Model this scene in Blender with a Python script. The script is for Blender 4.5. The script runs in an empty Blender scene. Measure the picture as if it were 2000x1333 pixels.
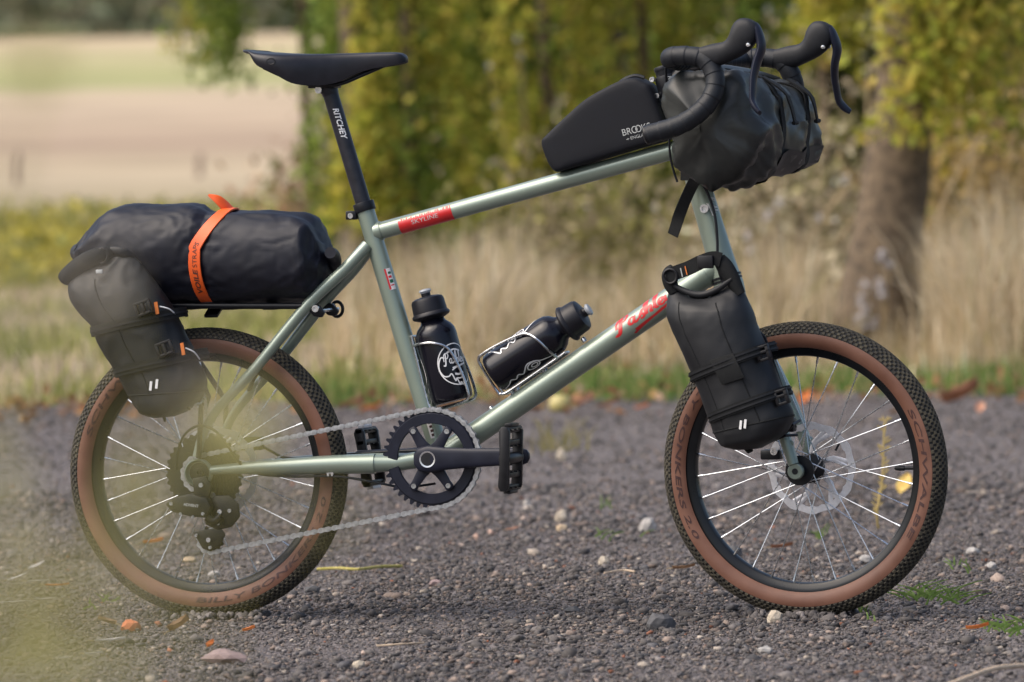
import bpy, bmesh, math, random
import numpy as np
from mathutils import Vector, Matrix, noise
from math import sin, cos, pi, radians, atan2, sqrt, tan

rnd = random.Random(7)
nrg = np.random.default_rng(11)
scene = bpy.context.scene
COL = scene.collection

# ------------------------------------------------------------------ camera
FPX = 15600.0                      # focal length in pixels of the 2000 px wide photograph
WR = 0.252                         # wheel radius (20 inch wheel)
PSI = radians(15.74); PITCH = math.atan((666.5 - 250) / FPX); ROLL = radians(1.0)
_fw = Vector((-sin(PSI), cos(PSI), 0)); _r0 = Vector((cos(PSI), sin(PSI), 0)); ZUP = Vector((0, 0, 1))
CF = cos(PITCH) * _fw - sin(PITCH) * ZUP
_u0 = cos(PITCH) * ZUP + sin(PITCH) * _fw
CR = cos(ROLL) * _r0 - sin(ROLL) * _u0
CU = cos(ROLL) * _u0 + sin(ROLL) * _r0
CP = Vector((4.28581, -13.24314, 0.84305))
cam_data = bpy.data.cameras.new('camera')
cam = bpy.data.objects.new('camera', cam_data); COL.objects.link(cam)
cam.matrix_world = Matrix(((CR.x, CU.x, -CF.x, CP.x), (CR.y, CU.y, -CF.y, CP.y), (CR.z, CU.z, -CF.z, CP.z), (0, 0, 0, 1)))
cam_data.sensor_width = 36; cam_data.sensor_fit = 'HORIZONTAL'
cam_data.lens = FPX * 36 / 2000
cam_data.clip_start = 0.1; cam_data.clip_end = 3000
cam_data.dof.use_dof = True
cam_data.dof.focus_distance = 13.72
cam_data.dof.aperture_fstop = 8.2
scene.camera = cam

# ------------------------------------------------------------------ sky, sun, exposure
SUN_EL, SUN_AZ = radians(52), radians(236)     # azimuth: direction the light comes from, clockwise from +Y
world = bpy.data.worlds.new('World'); scene.world = world
world.use_nodes = True
wn = world.node_tree.nodes; wl = world.node_tree.links
wn.clear()
w_out = wn.new('ShaderNodeOutputWorld'); w_bg = wn.new('ShaderNodeBackground'); w_sky = wn.new('ShaderNodeTexSky')
w_sky.sky_type = 'NISHITA'; w_sky.sun_disc = False
w_sky.sun_elevation = SUN_EL; w_sky.sun_rotation = SUN_AZ
w_sky.dust_density = 5.0; w_sky.air_density = 1.0; w_sky.ozone_density = 1.0
w_bg.inputs['Strength'].default_value = 0.15
wl.new(w_sky.outputs[0], w_bg.inputs[0]); wl.new(w_bg.outputs[0], w_out.inputs[0])
sun_data = bpy.data.lights.new('sun', 'SUN'); sun = bpy.data.objects.new('sun', sun_data); COL.objects.link(sun)
sun_data.energy = 2.2; sun_data.angle = radians(70); sun_data.color = (1.0, 0.93, 0.84)
sd = Vector((sin(SUN_AZ) * cos(SUN_EL), cos(SUN_AZ) * cos(SUN_EL), sin(SUN_EL)))
sun.rotation_euler = sd.to_track_quat('Z', 'Y').to_euler()
scene.view_settings.view_transform = 'Standard'; scene.view_settings.look = 'None'
scene.view_settings.gamma = 1.0; scene.view_settings.exposure = 0.42
scene.view_settings.use_curve_mapping = False
scene.render.engine = 'CYCLES'
scene.cycles.use_denoising = True; scene.cycles.use_adaptive_sampling = False
scene.cycles.denoising_prefilter = 'ACCURATE'
scene.cycles.max_bounces = 8
scene.cycles.transparent_max_bounces = 12

# ------------------------------------------------------------------ points
def ray(px, py):
    return CF + CR * ((px - 1000) / FPX) + CU * ((666.5 - py) / FPX)
def P(px, py, lat=0.0):
    """point of the bicycle's plane y = lat that the camera sees at (px, py)"""
    d = ray(px, py); t = (lat - CP.y) / d.y
    return CP + d * t
# steering axis and the steered plane
AX0 = P(1295, 128); AX1 = P(1425, 563)
AXD = (AX0 - AX1).normalized()
STEER = Matrix.Rotation(radians(-4.4), 3, AXD)
SN = STEER @ Vector((0, 1, 0))          # sideways (left) of the steered front
SF = STEER @ Vector((1, 0, 0)); SU = STEER @ Vector((0, 0, 1))
def S(px, py, lat=0.0):
    d = ray(px, py); t = ((AX1 - CP).dot(SN) + lat) / d.dot(SN)
    return CP + d * t
def G(px, depth, h=0.0):
    """point of the ground at a given depth in front of the camera"""
    b = CP + _fw * depth + _r0 * ((px - 1000) / FPX * depth)
    return Vector((b.x, b.y, h))
def ground_at(px, py, h=0.0):
    d = ray(px, py); t = (h - CP.z) / d.z
    return CP + d * t
def depth_of_row(py):
    return (ground_at(1000, py) - CP).dot(_fw)

# ------------------------------------------------------------------ objects
def props(o, label=None, cat=None, group=None, kind=None):
    if label: o['label'] = label
    if cat: o['category'] = cat
    if group: o['group'] = group
    if kind: o['kind'] = kind
    return o
OFF = {}
def _attach(o, parent):
    if parent is not None:
        o.parent = parent
        o.matrix_parent_inverse = Matrix.Translation(-OFF.get(parent.name, Vector((0, 0, 0))))
def empty(name, loc=(0, 0, 0), parent=None, **kw):
    o = bpy.data.objects.new(name, None); COL.objects.link(o)
    o.empty_display_size = 0.05
    loc = Vector(loc)
    _attach(o, parent)
    o.location = loc; OFF[o.name] = loc
    return props(o, **kw)
def link(name, me, parent=None, **kw):
    o = bpy.data.objects.new(name, me); COL.objects.link(o)
    _attach(o, parent)
    OFF[o.name] = Vector((0, 0, 0))
    return props(o, **kw)

def cr(pts, n=6, closed=False):
    pts = [Vector(p) for p in pts]; out = []; N = len(pts)
    rng = range(N if closed else N - 1)
    for i in rng:
        if closed: a, b, c, d = pts[(i - 1) % N], pts[i], pts[(i + 1) % N], pts[(i + 2) % N]
        else: a, b, c, d = pts[max(i - 1, 0)], pts[i], pts[i + 1], pts[min(i + 2, N - 1)]
        for k in range(n):
            t = k / n
            out.append(0.5 * ((2 * b) + (c - a) * t + (2 * a - 5 * b + 4 * c - d) * t * t + (3 * b - a - 3 * c + d) * t ** 3))
    if not closed: out.append(pts[-1])
    return out
def crs(vals, n=6):
    return [v.x for v in cr([Vector((x, 0, 0)) for x in vals], n)]
def perp(d):
    a = Vector((0, 0, 1)) if abs(d.z) < 0.9 else Vector((1, 0, 0))
    s = d.cross(a).normalized()
    return s, s.cross(d).normalized()

class MB:
    def __init__(s): s.v = []; s.f = []
    def add(s, v, f):
        o = len(s.v); s.v += [tuple(p) for p in v]; s.f += [tuple(i + o for i in q) for q in f]; return s
    def rings(s, rings, loop=False, caps=True, open_u=False):
        n = len(rings[0]); m = len(rings); v = [p for r in rings for p in r]; f = []
        for i in range(m if loop else m - 1):
            a = i * n; b = ((i + 1) % m) * n
            for k in range(n - 1 if open_u else n):
                k2 = (k + 1) % n
                f.append((a + k, a + k2, b + k2, b + k))
        if caps and not loop and not open_u:
            f.append(tuple(range(n - 1, -1, -1))); f.append(tuple((m - 1) * n + k for k in range(n)))
        return s.add(v, f)
    def tube(s, pts, r, n=12, loop=False, caps=True, flat=None, up=None):
        pts = [Vector(p) for p in pts]; m = len(pts)
        if not hasattr(r, '__len__'): r = [r] * m
        tan = []
        for i in range(m):
            if loop: t = pts[(i + 1) % m] - pts[(i - 1) % m]
            else: t = pts[min(i + 1, m - 1)] - pts[max(i - 1, 0)]
            tan.append(t.normalized() if t.length > 1e-9 else Vector((0, 0, 1)))
        a, b = perp(tan[0]); rings = []
        for i in range(m):
            if up is not None:
                a = tan[i].cross(Vector(up)).normalized(); b = a.cross(tan[i])
            else:
                a = (a - tan[i] * a.dot(tan[i])).normalized(); b = tan[i].cross(a)
            fa, fb = flat if flat else (1, 1)
            rings.append([pts[i] + a * (r[i] * fa * cos(2 * pi * k / n)) + b * (r[i] * fb * sin(2 * pi * k / n)) for k in range(n)])
        return s.rings(rings, loop, caps)
    def ribbon(s, pts, w, t, up):
        """flat strap: width w along `up` x tangent, thickness t along up"""
        pts = [Vector(p) for p in pts]; m = len(pts); rings = []
        ups = up if isinstance(up, list) else [Vector(up)] * m
        for i in range(m):
            tg = (pts[min(i + 1, m - 1)] - pts[max(i - 1, 0)]).normalized()
            a = tg.cross(ups[i]).normalized(); b = a.cross(tg).normalized()
            rings.append([pts[i] + a * (x * w / 2) + b * (y * t / 2) for x, y in ((-1, -1), (1, -1), (1, 1), (-1, 1))])
        return s.rings(rings)
    def lathe(s, o, d, prof, n=24, caps=True, ref=None):
        o = Vector(o); d = Vector(d).normalized()
        a, b = perp(d)
        return s.rings([[o + d * h + (a * cos(2 * pi * k / n) + b * sin(2 * pi * k / n)) * r for k in range(n)] for r, h in prof], caps=caps)
    def cyl(s, a, b, r, n=16, r2=None):
        a = Vector(a); b = Vector(b)
        return s.lathe(a, b - a, [(r, 0), (r if r2 is None else r2, (b - a).length)], n)
    def ball(s, o, r, n=12, sc=(1, 1, 1)):
        o = Vector(o); m = n // 2
        rings = [[o + Vector((r * sc[0] * sin(pi * i / m) * cos(2 * pi * k / n), r * sc[1] * sin(pi * i / m) * sin(2 * pi * k / n), r * sc[2] * cos(pi * i / m))) for k in range(n)] for i in range(1, m)]
        return s.rings(rings)
    def slab(s, outline, ext):
        o = [Vector(p) for p in outline]; e = Vector(ext)
        return s.rings([o, [p + e for p in o]])
    def box(s, c, hx, hy, hz, ax=None):
        X, Y, Z = ax if ax else (Vector((1, 0, 0)), Vector((0, 1, 0)), Vector((0, 0, 1)))
        c = Vector(c); v = [c + X * (i * hx) + Y * (j * hy) + Z * (k * hz) for i in (-1, 1) for j in (-1, 1) for k in (-1, 1)]
        return s.add(v, [(0, 1, 3, 2), (4, 6, 7, 5), (0, 4, 5, 1), (2, 3, 7, 6), (0, 2, 6, 4), (1, 5, 7, 3)])
    def mesh(s, name, mat, bevel=0, seg=2, ang=38, smooth=True, sub=0):
        me = bpy.data.meshes.new(name); me.from_pydata(s.v, [], s.f)
        bm = bmesh.new(); bm.from_mesh(me)
        bmesh.ops.recalc_face_normals(bm, faces=bm.faces)
        if bevel:
            es = [e for e in bm.edges if len(e.link_faces) == 2 and e.calc_face_angle(0) > radians(32)]
            bmesh.ops.bevel(bm, geom=es, offset=bevel, segments=seg, affect='EDGES', profile=0.5, clamp_overlap=True)
        bm.to_mesh(me); bm.free()
        if smooth:
            me.shade_smooth(); me.set_sharp_from_angle(angle=radians(ang))
        for m in (mat if isinstance(mat, (list, tuple)) else [mat]): me.materials.append(m)
        return me
    def build(s, name, mat, parent=None, bevel=0, seg=2, ang=38, smooth=True, label=None, cat=None, group=None, kind=None):
        return link(name, s.mesh(name, mat, bevel, seg, ang, smooth), parent, label=label, cat=cat, group=group, kind=kind)

# ------------------------------------------------------------------ materials
def mat(name, col, rough=0.5, metal=0.0, var=0.12, ns=40.0, bump=0.0, bs=300.0, coat=0.0, spec=0.5, col2=None, sheen=0.0, rvar=0.1, detail=4, trans=0.0, attr=None):
    m = bpy.data.materials.new(name); m.use_nodes = True
    n = m.node_tree.nodes; l = m.node_tree.links
    b = n['Principled BSDF']; b.inputs['Metallic'].default_value = metal
    b.inputs['Coat Weight'].default_value = coat; b.inputs['Coat Roughness'].default_value = 0.22
    b.inputs['Specular IOR Level'].default_value = spec
    if sheen: b.inputs['Sheen Weight'].default_value = sheen
    tc = n.new('ShaderNodeTexCoord')
    nz = n.new('ShaderNodeTexNoise'); nz.inputs['Scale'].default_value = ns; nz.inputs['Detail'].default_value = detail
    l.new(tc.outputs['Object'], nz.inputs['Vector'])
    mx = n.new('ShaderNodeMix'); mx.data_type = 'RGBA'
    c1 = tuple(max(0, c * (1 - var)) for c in col); c2 = tuple(min(1, c * (1 + var)) for c in (col2 or col))
    if col2: c1 = col; c2 = col2
    mx.inputs['A'].default_value = (*c1, 1); mx.inputs['B'].default_value = (*c2, 1)
    rp = n.new('ShaderNodeValToRGB'); rp.color_ramp.elements[0].position = 0.32; rp.color_ramp.elements[1].position = 0.68
    l.new(nz.outputs['Fac'], rp.inputs['Fac']); l.new(rp.outputs['Color'], mx.inputs['Factor'])
    src = mx.outputs['Result']
    if attr:
        at = n.new('ShaderNodeAttribute'); at.attribute_name = attr
        mu = n.new('ShaderNodeMix'); mu.data_type = 'RGBA'; mu.blend_type = 'MULTIPLY'; mu.inputs['Factor'].default_value = 1
        l.new(src, mu.inputs['A']); l.new(at.outputs['Color'], mu.inputs['B']); src = mu.outputs['Result']
    l.new(src, b.inputs['Base Color'])
    mr = n.new('ShaderNodeMapRange'); mr.inputs['To Min'].default_value = max(0.02, rough - rvar); mr.inputs['To Max'].default_value = min(1, rough + rvar)
    l.new(nz.outputs['Fac'], mr.inputs['Value']); l.new(mr.outputs['Result'], b.inputs['Roughness'])
    if bump:
        n2 = n.new('ShaderNodeTexNoise'); n2.inputs['Scale'].default_value = bs; n2.inputs['Detail'].default_value = 3
        l.new(tc.outputs['Object'], n2.inputs['Vector'])
        bp = n.new('ShaderNodeBump'); bp.inputs['Strength'].default_value = bump; bp.inputs['Distance'].default_value = 0.002
        l.new(n2.outputs['Fac'], bp.inputs['Height']); l.new(bp.outputs['Normal'], b.inputs['Normal'])
    if trans:
        tr = n.new('ShaderNodeBsdfTranslucent'); ms = n.new('ShaderNodeMixShader'); ms.inputs[0].default_value = trans
        l.new(src, tr.inputs['Color']); out = n['Material Output']
        l.new(b.outputs[0], ms.inputs[1]); l.new(tr.outputs[0], ms.inputs[2]); l.new(ms.outputs[0], out.inputs[0])
    return m

M = {}
M['frame'] = mat('sage_paint', (0.245, 0.300, 0.248), 0.33, 0.35, 0.04, 12, coat=0.6, rvar=0.05)
M['black_metal'] = mat('black_anodised_metal', (0.009, 0.010, 0.013), 0.36, 0.0, 0.2, 60, spec=0.32)
M['satin_black'] = mat('satin_black_alloy', (0.010, 0.012, 0.024), 0.40, 0.0, 0.15, 40, spec=0.32)
M['rubber_black'] = mat('black_rubber', (0.010, 0.011, 0.014), 0.55, 0, 0.2, 80, bump=0.15, bs=900, spec=.35)
M['leather'] = mat('black_saddle_cover', (0.010, 0.010, 0.015), 0.36, 0, 0.2, 50, bump=0.06, bs=1500, spec=0.42)
M['tape'] = mat('black_bar_tape', (0.010, 0.012, 0.016), 0.5, 0, 0.2, 90, bump=0.2, bs=700, spec=.35)
M['steel'] = mat('polished_steel', (0.60, 0.62, 0.64), 0.27, 1.0, 0.12, 90)
M['chain_inner'] = mat('oily_chain_steel', (0.40, 0.41, 0.43), 0.36, 0.9, 0.3, 150)
M['chain'] = mat('chain_steel', (0.52, 0.53, 0.55), 0.32, 0.9, 0.25, 150)
M['white_steel'] = mat('bright_steel_bolt', (0.75, 0.76, 0.78), 0.25, 0.9, 0.08, 80)
M['tread'] = mat('dusty_tyre_tread', (0.028, 0.025, 0.020), 0.8, 0, 0.3, 70, col2=(0.085, 0.074, 0.050), bump=0.2, bs=600)
M['tread_base'] = mat('tyre_tread_base', (0.012, 0.012, 0.012), 0.75, 0, 0.3, 60)
M['sidewall'] = mat('tan_tyre_sidewall', (0.135, 0.056, 0.034), 0.55, 0, 0.1, 16, col2=(0.205, 0.095, 0.062), bump=0.08, bs=900)
M['tyre_print'] = mat('dark_tyre_print', (0.055, 0.022, 0.020), 0.6, 0, 0.3, 300)
M['rim'] = mat('black_rim', (0.007, 0.008, 0.010), 0.30, 0, 0.15, 30, spec=0.35)
M['cassette'] = mat('black_cassette_steel', (0.018, 0.018, 0.020), 0.38, 0.3, 0.3, 120)
M['rotor'] = mat('brushed_rotor_steel', (0.72, 0.72, 0.76), 0.42, 0.55, 0.08, 200)
M['plastic'] = mat('black_plastic', (0.009, 0.009, 0.011), 0.42, 0, 0.2, 80, spec=.35)
M['red'] = mat('red_decal', (0.58, 0.016, 0.018), 0.35, 0, 0.06, 60, coat=0.4)
M['white_print'] = mat('white_print', (0.78, 0.78, 0.78), 0.4, 0, 0.05, 100)
M['grey_print'] = mat('pale_grey_print', (0.42, 0.44, 0.44), 0.5, 0, 0.08, 100)
M['label_paper'] = mat('white_paper_label', (0.70, 0.68, 0.68), 0.45, 0, 0.08, 90)
M['green_print'] = mat('dark_green_print', (0.02, 0.13, 0.07), 0.4)
M['orange'] = mat('orange_rubber_strap', (0.80, 0.115, 0.018), 0.42, 0, 0.05, 30, spec=0.5)
M['orange_tab'] = mat('orange_fabric_tab', (0.62, 0.17, 0.03), 0.6)
M['dark_print'] = mat('dark_strap_print', (0.10, 0.030, 0.02), 0.5)
M['webbing'] = mat('black_webbing', (0.009, 0.010, 0.011), 0.7, 0, 0.25, 250, bump=0.4, bs=1600, spec=.25)
M['bottle'] = mat('gloss_black_bottle', (0.005, 0.005, 0.010), 0.20, 0, 0.1, 20, spec=0.4)
M['cap'] = mat('black_bottle_cap', (0.008, 0.008, 0.012), 0.42, 0, 0.1, 60, spec=.35)
M['clear'] = mat('clear_plastic_nozzle', (0.55, 0.58, 0.62), 0.18, 0, 0.06, 90, trans=0.35)
M['post'] = mat('black_seatpost', (0.016, 0.017, 0.024), 0.36, 0.1, 0.3, 60, spec=0.45)
def fabric(name, c, rough=0.52, scale=14, strength=0.55):
    m = mat(name, c, rough, 0, 0.25, 18, bump=0.0, spec=0.36, rvar=0.06)
    n = m.node_tree.nodes; l = m.node_tree.links; b = n['Principled BSDF']
    tc = [q for q in n if q.type == 'TEX_COORD'][0]
    a = n.new('ShaderNodeTexNoise'); a.inputs['Scale'].default_value = scale; a.inputs['Detail'].default_value = 5; a.inputs['Distortion'].default_value = 0.9
    try: a.noise_type = 'RIDGED_MULTIFRACTAL'
    except Exception: pass
    w = n.new('ShaderNodeTexNoise'); w.inputs['Scale'].default_value = 900; w.inputs['Detail'].default_value = 1
    l.new(tc.outputs['Object'], a.inputs['Vector']); l.new(tc.outputs['Object'], w.inputs['Vector'])
    b1 = n.new('ShaderNodeBump'); b1.inputs['Strength'].default_value = strength; b1.inputs['Distance'].default_value = 0.004
    b2 = n.new('ShaderNodeBump'); b2.inputs['Strength'].default_value = 0.12; b2.inputs['Distance'].default_value = 0.0006
    l.new(a.outputs['Fac'], b1.inputs['Height']); l.new(w.outputs['Fac'], b2.inputs['Height'])
    l.new(b1.outputs['Normal'], b2.inputs['Normal']); l.new(b2.outputs['Normal'], b.inputs['Normal'])
    return m
M['drybag'] = fabric('navy_black_ripstop', (0.007, 0.008, 0.015), 0.50, 10, 0.4)
M['barbag'] = fabric('black_coated_nylon', (0.024, 0.026, 0.025), 0.36, 12, 0.6)
M['forkbag'] = fabric('charcoal_welded_fabric', (0.011, 0.012, 0.0145), 0.52, 12, 0.4)
M['topbag'] = mat('black_neoprene_shell', (0.006, 0.007, 0.011), 0.66, 0, 0.15, 60, bump=0.12, bs=1400, spec=.3)

# ------------------------------------------------------------------ lettering
_tc = {}
def text2d(body, shear=0.0, bold=0.0):
    """flat lettering as verts (x right, y up, cap height about 0.7) and triangles"""
    key = (body, shear, bold)
    if key in _tc: return _tc[key]
    cu = bpy.data.curves.new('lettering', 'FONT'); cu.body = body; cu.shear = shear; cu.offset = bold; cu.resolution_u = 3
    ob = bpy.data.objects.new('lettering', cu)
    me = bpy.data.meshes.new_from_object(ob)
    v = [tuple(q.co)[:2] for q in me.vertices]; f = [tuple(p.vertices) for p in me.polygons]
    bpy.data.objects.remove(ob); bpy.data.curves.remove(cu); bpy.data.meshes.remove(me)
    x0 = min(q[0] for q in v); x1 = max(q[0] for q in v)
    _tc[key] = ([(a - x0, b) for a, b in v], f, x1 - x0)
    return _tc[key]
def strokes2d(lines, w):
    """thick polylines; a line may carry its own width as (points, width)"""
    V = []; F = []
    for ln in lines:
        ww = w
        if isinstance(ln, tuple): ln, ww = ln
        p = cr([Vector((a, b, 0)) for a, b in ln], 5) if len(ln) > 2 else [Vector((a, b, 0)) for a, b in ln]
        o = len(V)
        for i, q in enumerate(p):
            t = (p[min(i + 1, len(p) - 1)] - p[max(i - 1, 0)])
            if t.length < 1e-9: t = Vector((1, 0, 0))
            t.normalize(); s = Vector((-t.y, t.x, 0)) * (ww / 2)
            V += [(q.x + s.x, q.y + s.y), (q.x - s.x, q.y - s.y)]
        for i in range(len(p) - 1): F.append((o + 2 * i, o + 2 * i + 1, o + 2 * i + 3, o + 2 * i + 2))
    return V, F
def placed(v, f, fn, name, mt, parent, maxlen=None, **kw):
    """lettering carried onto a surface by fn(x, y) -> point"""
    me = bpy.data.meshes.new(name); me.from_pydata([(a, b, 0) for a, b in v], [], f)
    bm = bmesh.new(); bm.from_mesh(me)
    bmesh.ops.remove_doubles(bm, verts=bm.verts, dist=1e-6)
    if maxlen:
        bmesh.ops.triangulate(bm, faces=bm.faces)
        for _ in range(5):
            es = [e for e in bm.edges if e.calc_length() > maxlen]
            if not es: break
            bmesh.ops.subdivide_edges(bm, edges=es, cuts=1)
            bmesh.ops.triangulate(bm, faces=[q for q in bm.faces if len(q.verts) > 3])
    for q in bm.verts: q.co = fn(q.co.x, q.co.y)
    bm.to_mesh(me); bm.free(); me.materials.append(mt)
    return link(name, me, parent, **kw)
def on_tube(A, B, r, toward, flip=False):
    """surface map of a tube: x metres along A->B, y metres around it from the side facing `toward`"""
    A = Vector(A); d = (Vector(B) - A).normalized(); n = Vector(toward); n = (n - d * n.dot(d)).normalized(); s = n.cross(d)
    if s.dot(ZUP) < 0 and not flip: s = -s
    def fn(x, y):
        rr = r(x) if callable(r) else r
        a = y / rr
        return A + d * x + n * (rr * cos(a)) + s * (rr * sin(a))
    return fn
# ================================================================== the bicycle
TOCAM = Vector((0.25, -1, 0.04))
RH = Vector((0, 0, WR))                                    # rear hub
_fh = S(1572.75, 917)
FH = Vector(_fh)                                           # front hub
BB = P(832, 898, -0.085); BB.y = 0
bike = empty('bicycle', (RH.x, 0, 0), label='sage green small wheeled touring bicycle loaded with black bags', cat='bicycle')

# ---------------------------------------------------------------- frame
frame = empty('frame', (BB.x, 0, BB.z), bike)
ST0 = P(713, 409); SPT = P(640, 165)
def tubepart(name, pts, r, parent, m='frame', n=24, **kw):
    return MB().tube(pts, r, n, **{k: v for k, v in kw.items() if k in ('flat', 'up')}).build(name, M[m], parent)
tubepart('seat_tube', [ST0, ST0.lerp(BB, 0.5), BB + Vector((0, 0, 0.01))], [0.0158, 0.0165, 0.0175], frame)
TT0, TT1 = P(722, 457), P(1326, 291)
tubepart('top_tube', [TT0, TT0.lerp(TT1, .5), TT1], [0.0148, 0.0150, 0.0156], frame)
DT0, DT1 = BB + Vector((0.008, 0, 0.004)), P(1402, 522)
tubepart('down_tube', [DT0, DT0.lerp(DT1, .5), DT1], [0.0205, 0.0208, 0.0212], frame)
HT0 = AX0.lerp(AX1, 0.16); HT1 = AX0.lerp(AX1, 0.985)
tubepart('head_tube', cr([HT0, HT0.lerp(HT1, .3), HT0.lerp(HT1, .8), HT1], 4), crs([0.0225, 0.0205, 0.0225, 0.0255], 4), frame)
# weld fillets where tubes meet
for nm, c, a, b, r in (('weld_bead', TT0, TT0, TT1, 0.0168), ('weld_bead', DT1, DT1, DT0, 0.0225)):
    d = (Vector(b) - Vector(a)).normalized()
    o = Vector(c) + d * (0.017 if r < 0.02 else 0.026)
    MB().tube([o + d * k for k in (-0.006, -0.002, 0.002, 0.006)], [r * .99, r, r, r * .95 if False else r * 0.985], 20).build(nm, M['frame'], frame)
MB().cyl(BB + Vector((0, -.036, 0)), BB + Vector((0, .036, 0)), 0.0235, 28).build('bottom_bracket_shell', M['frame'], frame, bevel=0.002)
# stays
def stay_pts(side):
    pk = [(718, 479, .012), (672, 528, .028), (603, 594, .043), (500, 718, .054), (425, 800, .061), (397, 848, .064), (384, 893, .066)]
    out = []
    for px, py, l in pk:
        q = P(px, py, -l); q.y = side * l; out.append(q)
    return out
for side in (-1, 1):
    tubepart('seat_stay', cr(stay_pts(side), 6), crs([0.0105, 0.0105, 0.0103, 0.0092, 0.0082, 0.0078, 0.0074], 6), frame, n=18)
    cs = []
    for px, py, l in ((412, 919, .066), (470, 915, .063), (560, 912, .056), (650, 908, .050), (733, 906, .046)):
        q = P(px, py, -l); q.y = side * l; cs.append(q)
    tubepart('chain_stay', cr(cs, 5), crs([0.0078, 0.0100, 0.0145, 0.0165, 0.0172], 5), frame, n=20)
    e = cs[-1]
    MB().tube([e + Vector((-.004, 0, 0)), e + Vector((0.035, -side * .006, 0)), Vector((BB.x - .012, side * .030, BB.z))], [0.0150, 0.0140, 0.0150], 18).build('chain_stay_yoke', M['frame'], frame)
    # dropout: cup with a thin wall, open towards the camera
    dc = Vector((0.003, side * .064, WR + .002))
    rg = []
    for rr, hh in ((0.0165, 0.008), (0.0245, 0.007), (0.0252, -0.005), (0.0225, -0.008), (0.0205, -0.004), (0.0200, 0.0035), (0.006, 0.0035)):
        rg.append([dc + Vector((rr * cos(2 * pi * k / 32), -side * hh, rr * sin(2 * pi * k / 32) * .98)) for k in range(32)])
    rg = [[Vector((p.x, p.y, p.z)) for p in r] for r in rg]
    MB().rings(rg, caps=True).build('dropout', M['frame'], frame, ang=50)
    MB().lathe(dc + Vector((0, side * -.004, 0)), Vector((0, side, 0)), [(0.0178, -.001), (0.0178, 0.002), (0.008, 0.003), (0.0075, 0.006), (0.0035, 0.006), (0.003, 0.002)], 20).build('axle_nut', M['black_metal'], frame)
# cable guides under the chain stay and a cable
for px in (518, 645):
    a = P(px, 928 if px < 600 else 927, -.058)
    MB().slab([a + Vector((x, -.002, z)) for x, z in ((-.0065, .006), (.0065, .006), (.005, -.003), (.0018, -.003), (.0018, .0015), (-.0018, .0015), (-.0018, -.003), (-.005, -.003))], (0, .004, 0)).build('cable_guide', M['white_steel'], frame)
MB().tube(cr([P(345, 918, -.075), P(347, 885, -.08), P(360, 850, -.085), P(388, 832, -.085), P(420, 842, -.082), P(445, 872, -.078), P(468, 905, -.07), P(500, 925, -.062), P(570, 931, -.058), P(660, 931, -.056), P(740, 944, -.05), P(790, 952, -.035), P(850, 945, 0)], 6), 0.0023, 8).build('gear_cable', M['black_metal'], bike)
MB().tube(cr([P(505, 868, .06), P(530, 882, .055), P(560, 895, .05), P(620, 893, .045), P(760, 882, .040), P(850, 880, .03)], 6), 0.0025, 8).build('rear_brake_hose', M['black_metal'], bike)
# seat tube collar
cd = (SPT - ST0).normalized()
MB().tube([ST0 - cd * .004, ST0 + cd * .012], [0.0188, 0.0188], 28).build('seat_clamp', M['black_metal'], frame, bevel=.001)
ca = P(688, 421, -.004)
MB().box(ca, .0095, .010, .0075).build('clamp_ear', M['black_metal'], frame, bevel=.002)
MB().lathe(P(685, 422, -.0145), (0, -1, 0), [(.0048, 0), (.0048, .003), (.0026, .003), (.0024, .0012)], 16).build('clamp_bolt', M['white_steel'], frame)
# bosses on the down tube top and underside
for px, py in ((960, 796), (1002, 765), (1065, 720), (1140, 661)):
    a = P(px, py + 3, -.001)
    MB().lathe(a, (Vector((-.57, 0, .82))), [(.0042, -.004), (.0042, .003), (.003, .0045), (.0014, .0045)], 12).build('boss_bolt', M['steel'], frame)
# decals
def rect2d(x0, x1, y0, y1, nx=8, ny=8):
    v = [(x0 + (x1 - x0) * i / nx, y0 + (y1 - y0) * j / ny) for i in range(nx + 1) for j in range(ny + 1)]
    f = [(i * (ny + 1) + j, (i + 1) * (ny + 1) + j, (i + 1) * (ny + 1) + j + 1, i * (ny + 1) + j + 1) for i in range(nx) for j in range(ny)]
    return v, f
ttd = (TT1 - TT0)
tx = lambda px: (P(px, 457 + (px - 722) * -.2749) - TT0).length
x0, x1 = tx(783), tx(886)
mp = on_tube(TT0, TT1, 0.01535, TOCAM)
placed(*rect2d(x0, x1, -.030, .0062, 10, 24), mp, 'red_band', M['red'], frame)
# skyline silhouette along the band's upper edge
v, f = [], []
x = x0; rr = random.Random(4)
while x < x1 - .002:
    w = rr.uniform(.0012, .0034); h = rr.uniform(.001, .0052)
    a, b = rect2d(x, min(x + w, x1), .0060, .0064 + h, 1, 3); o = len(v); v += a; f += [tuple(i + o for i in q) for q in b]; x += w + rr.uniform(.0003, .002)
placed(v, f, mp, 'skyline_print', M['red'], frame)
tv, tf, tw = text2d('SKYLINE')
sc_ = (x1 - x0) * .50 / tw
mp2 = on_tube(TT0, TT1, 0.01555, TOCAM)
placed([(x0 + .024 + a * sc_ * 1.0, -.0045 + b * sc_ * .8) for a, b in tv], tf, mp2, 'band_lettering', M['grey_print'], frame, maxlen=.004)
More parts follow.
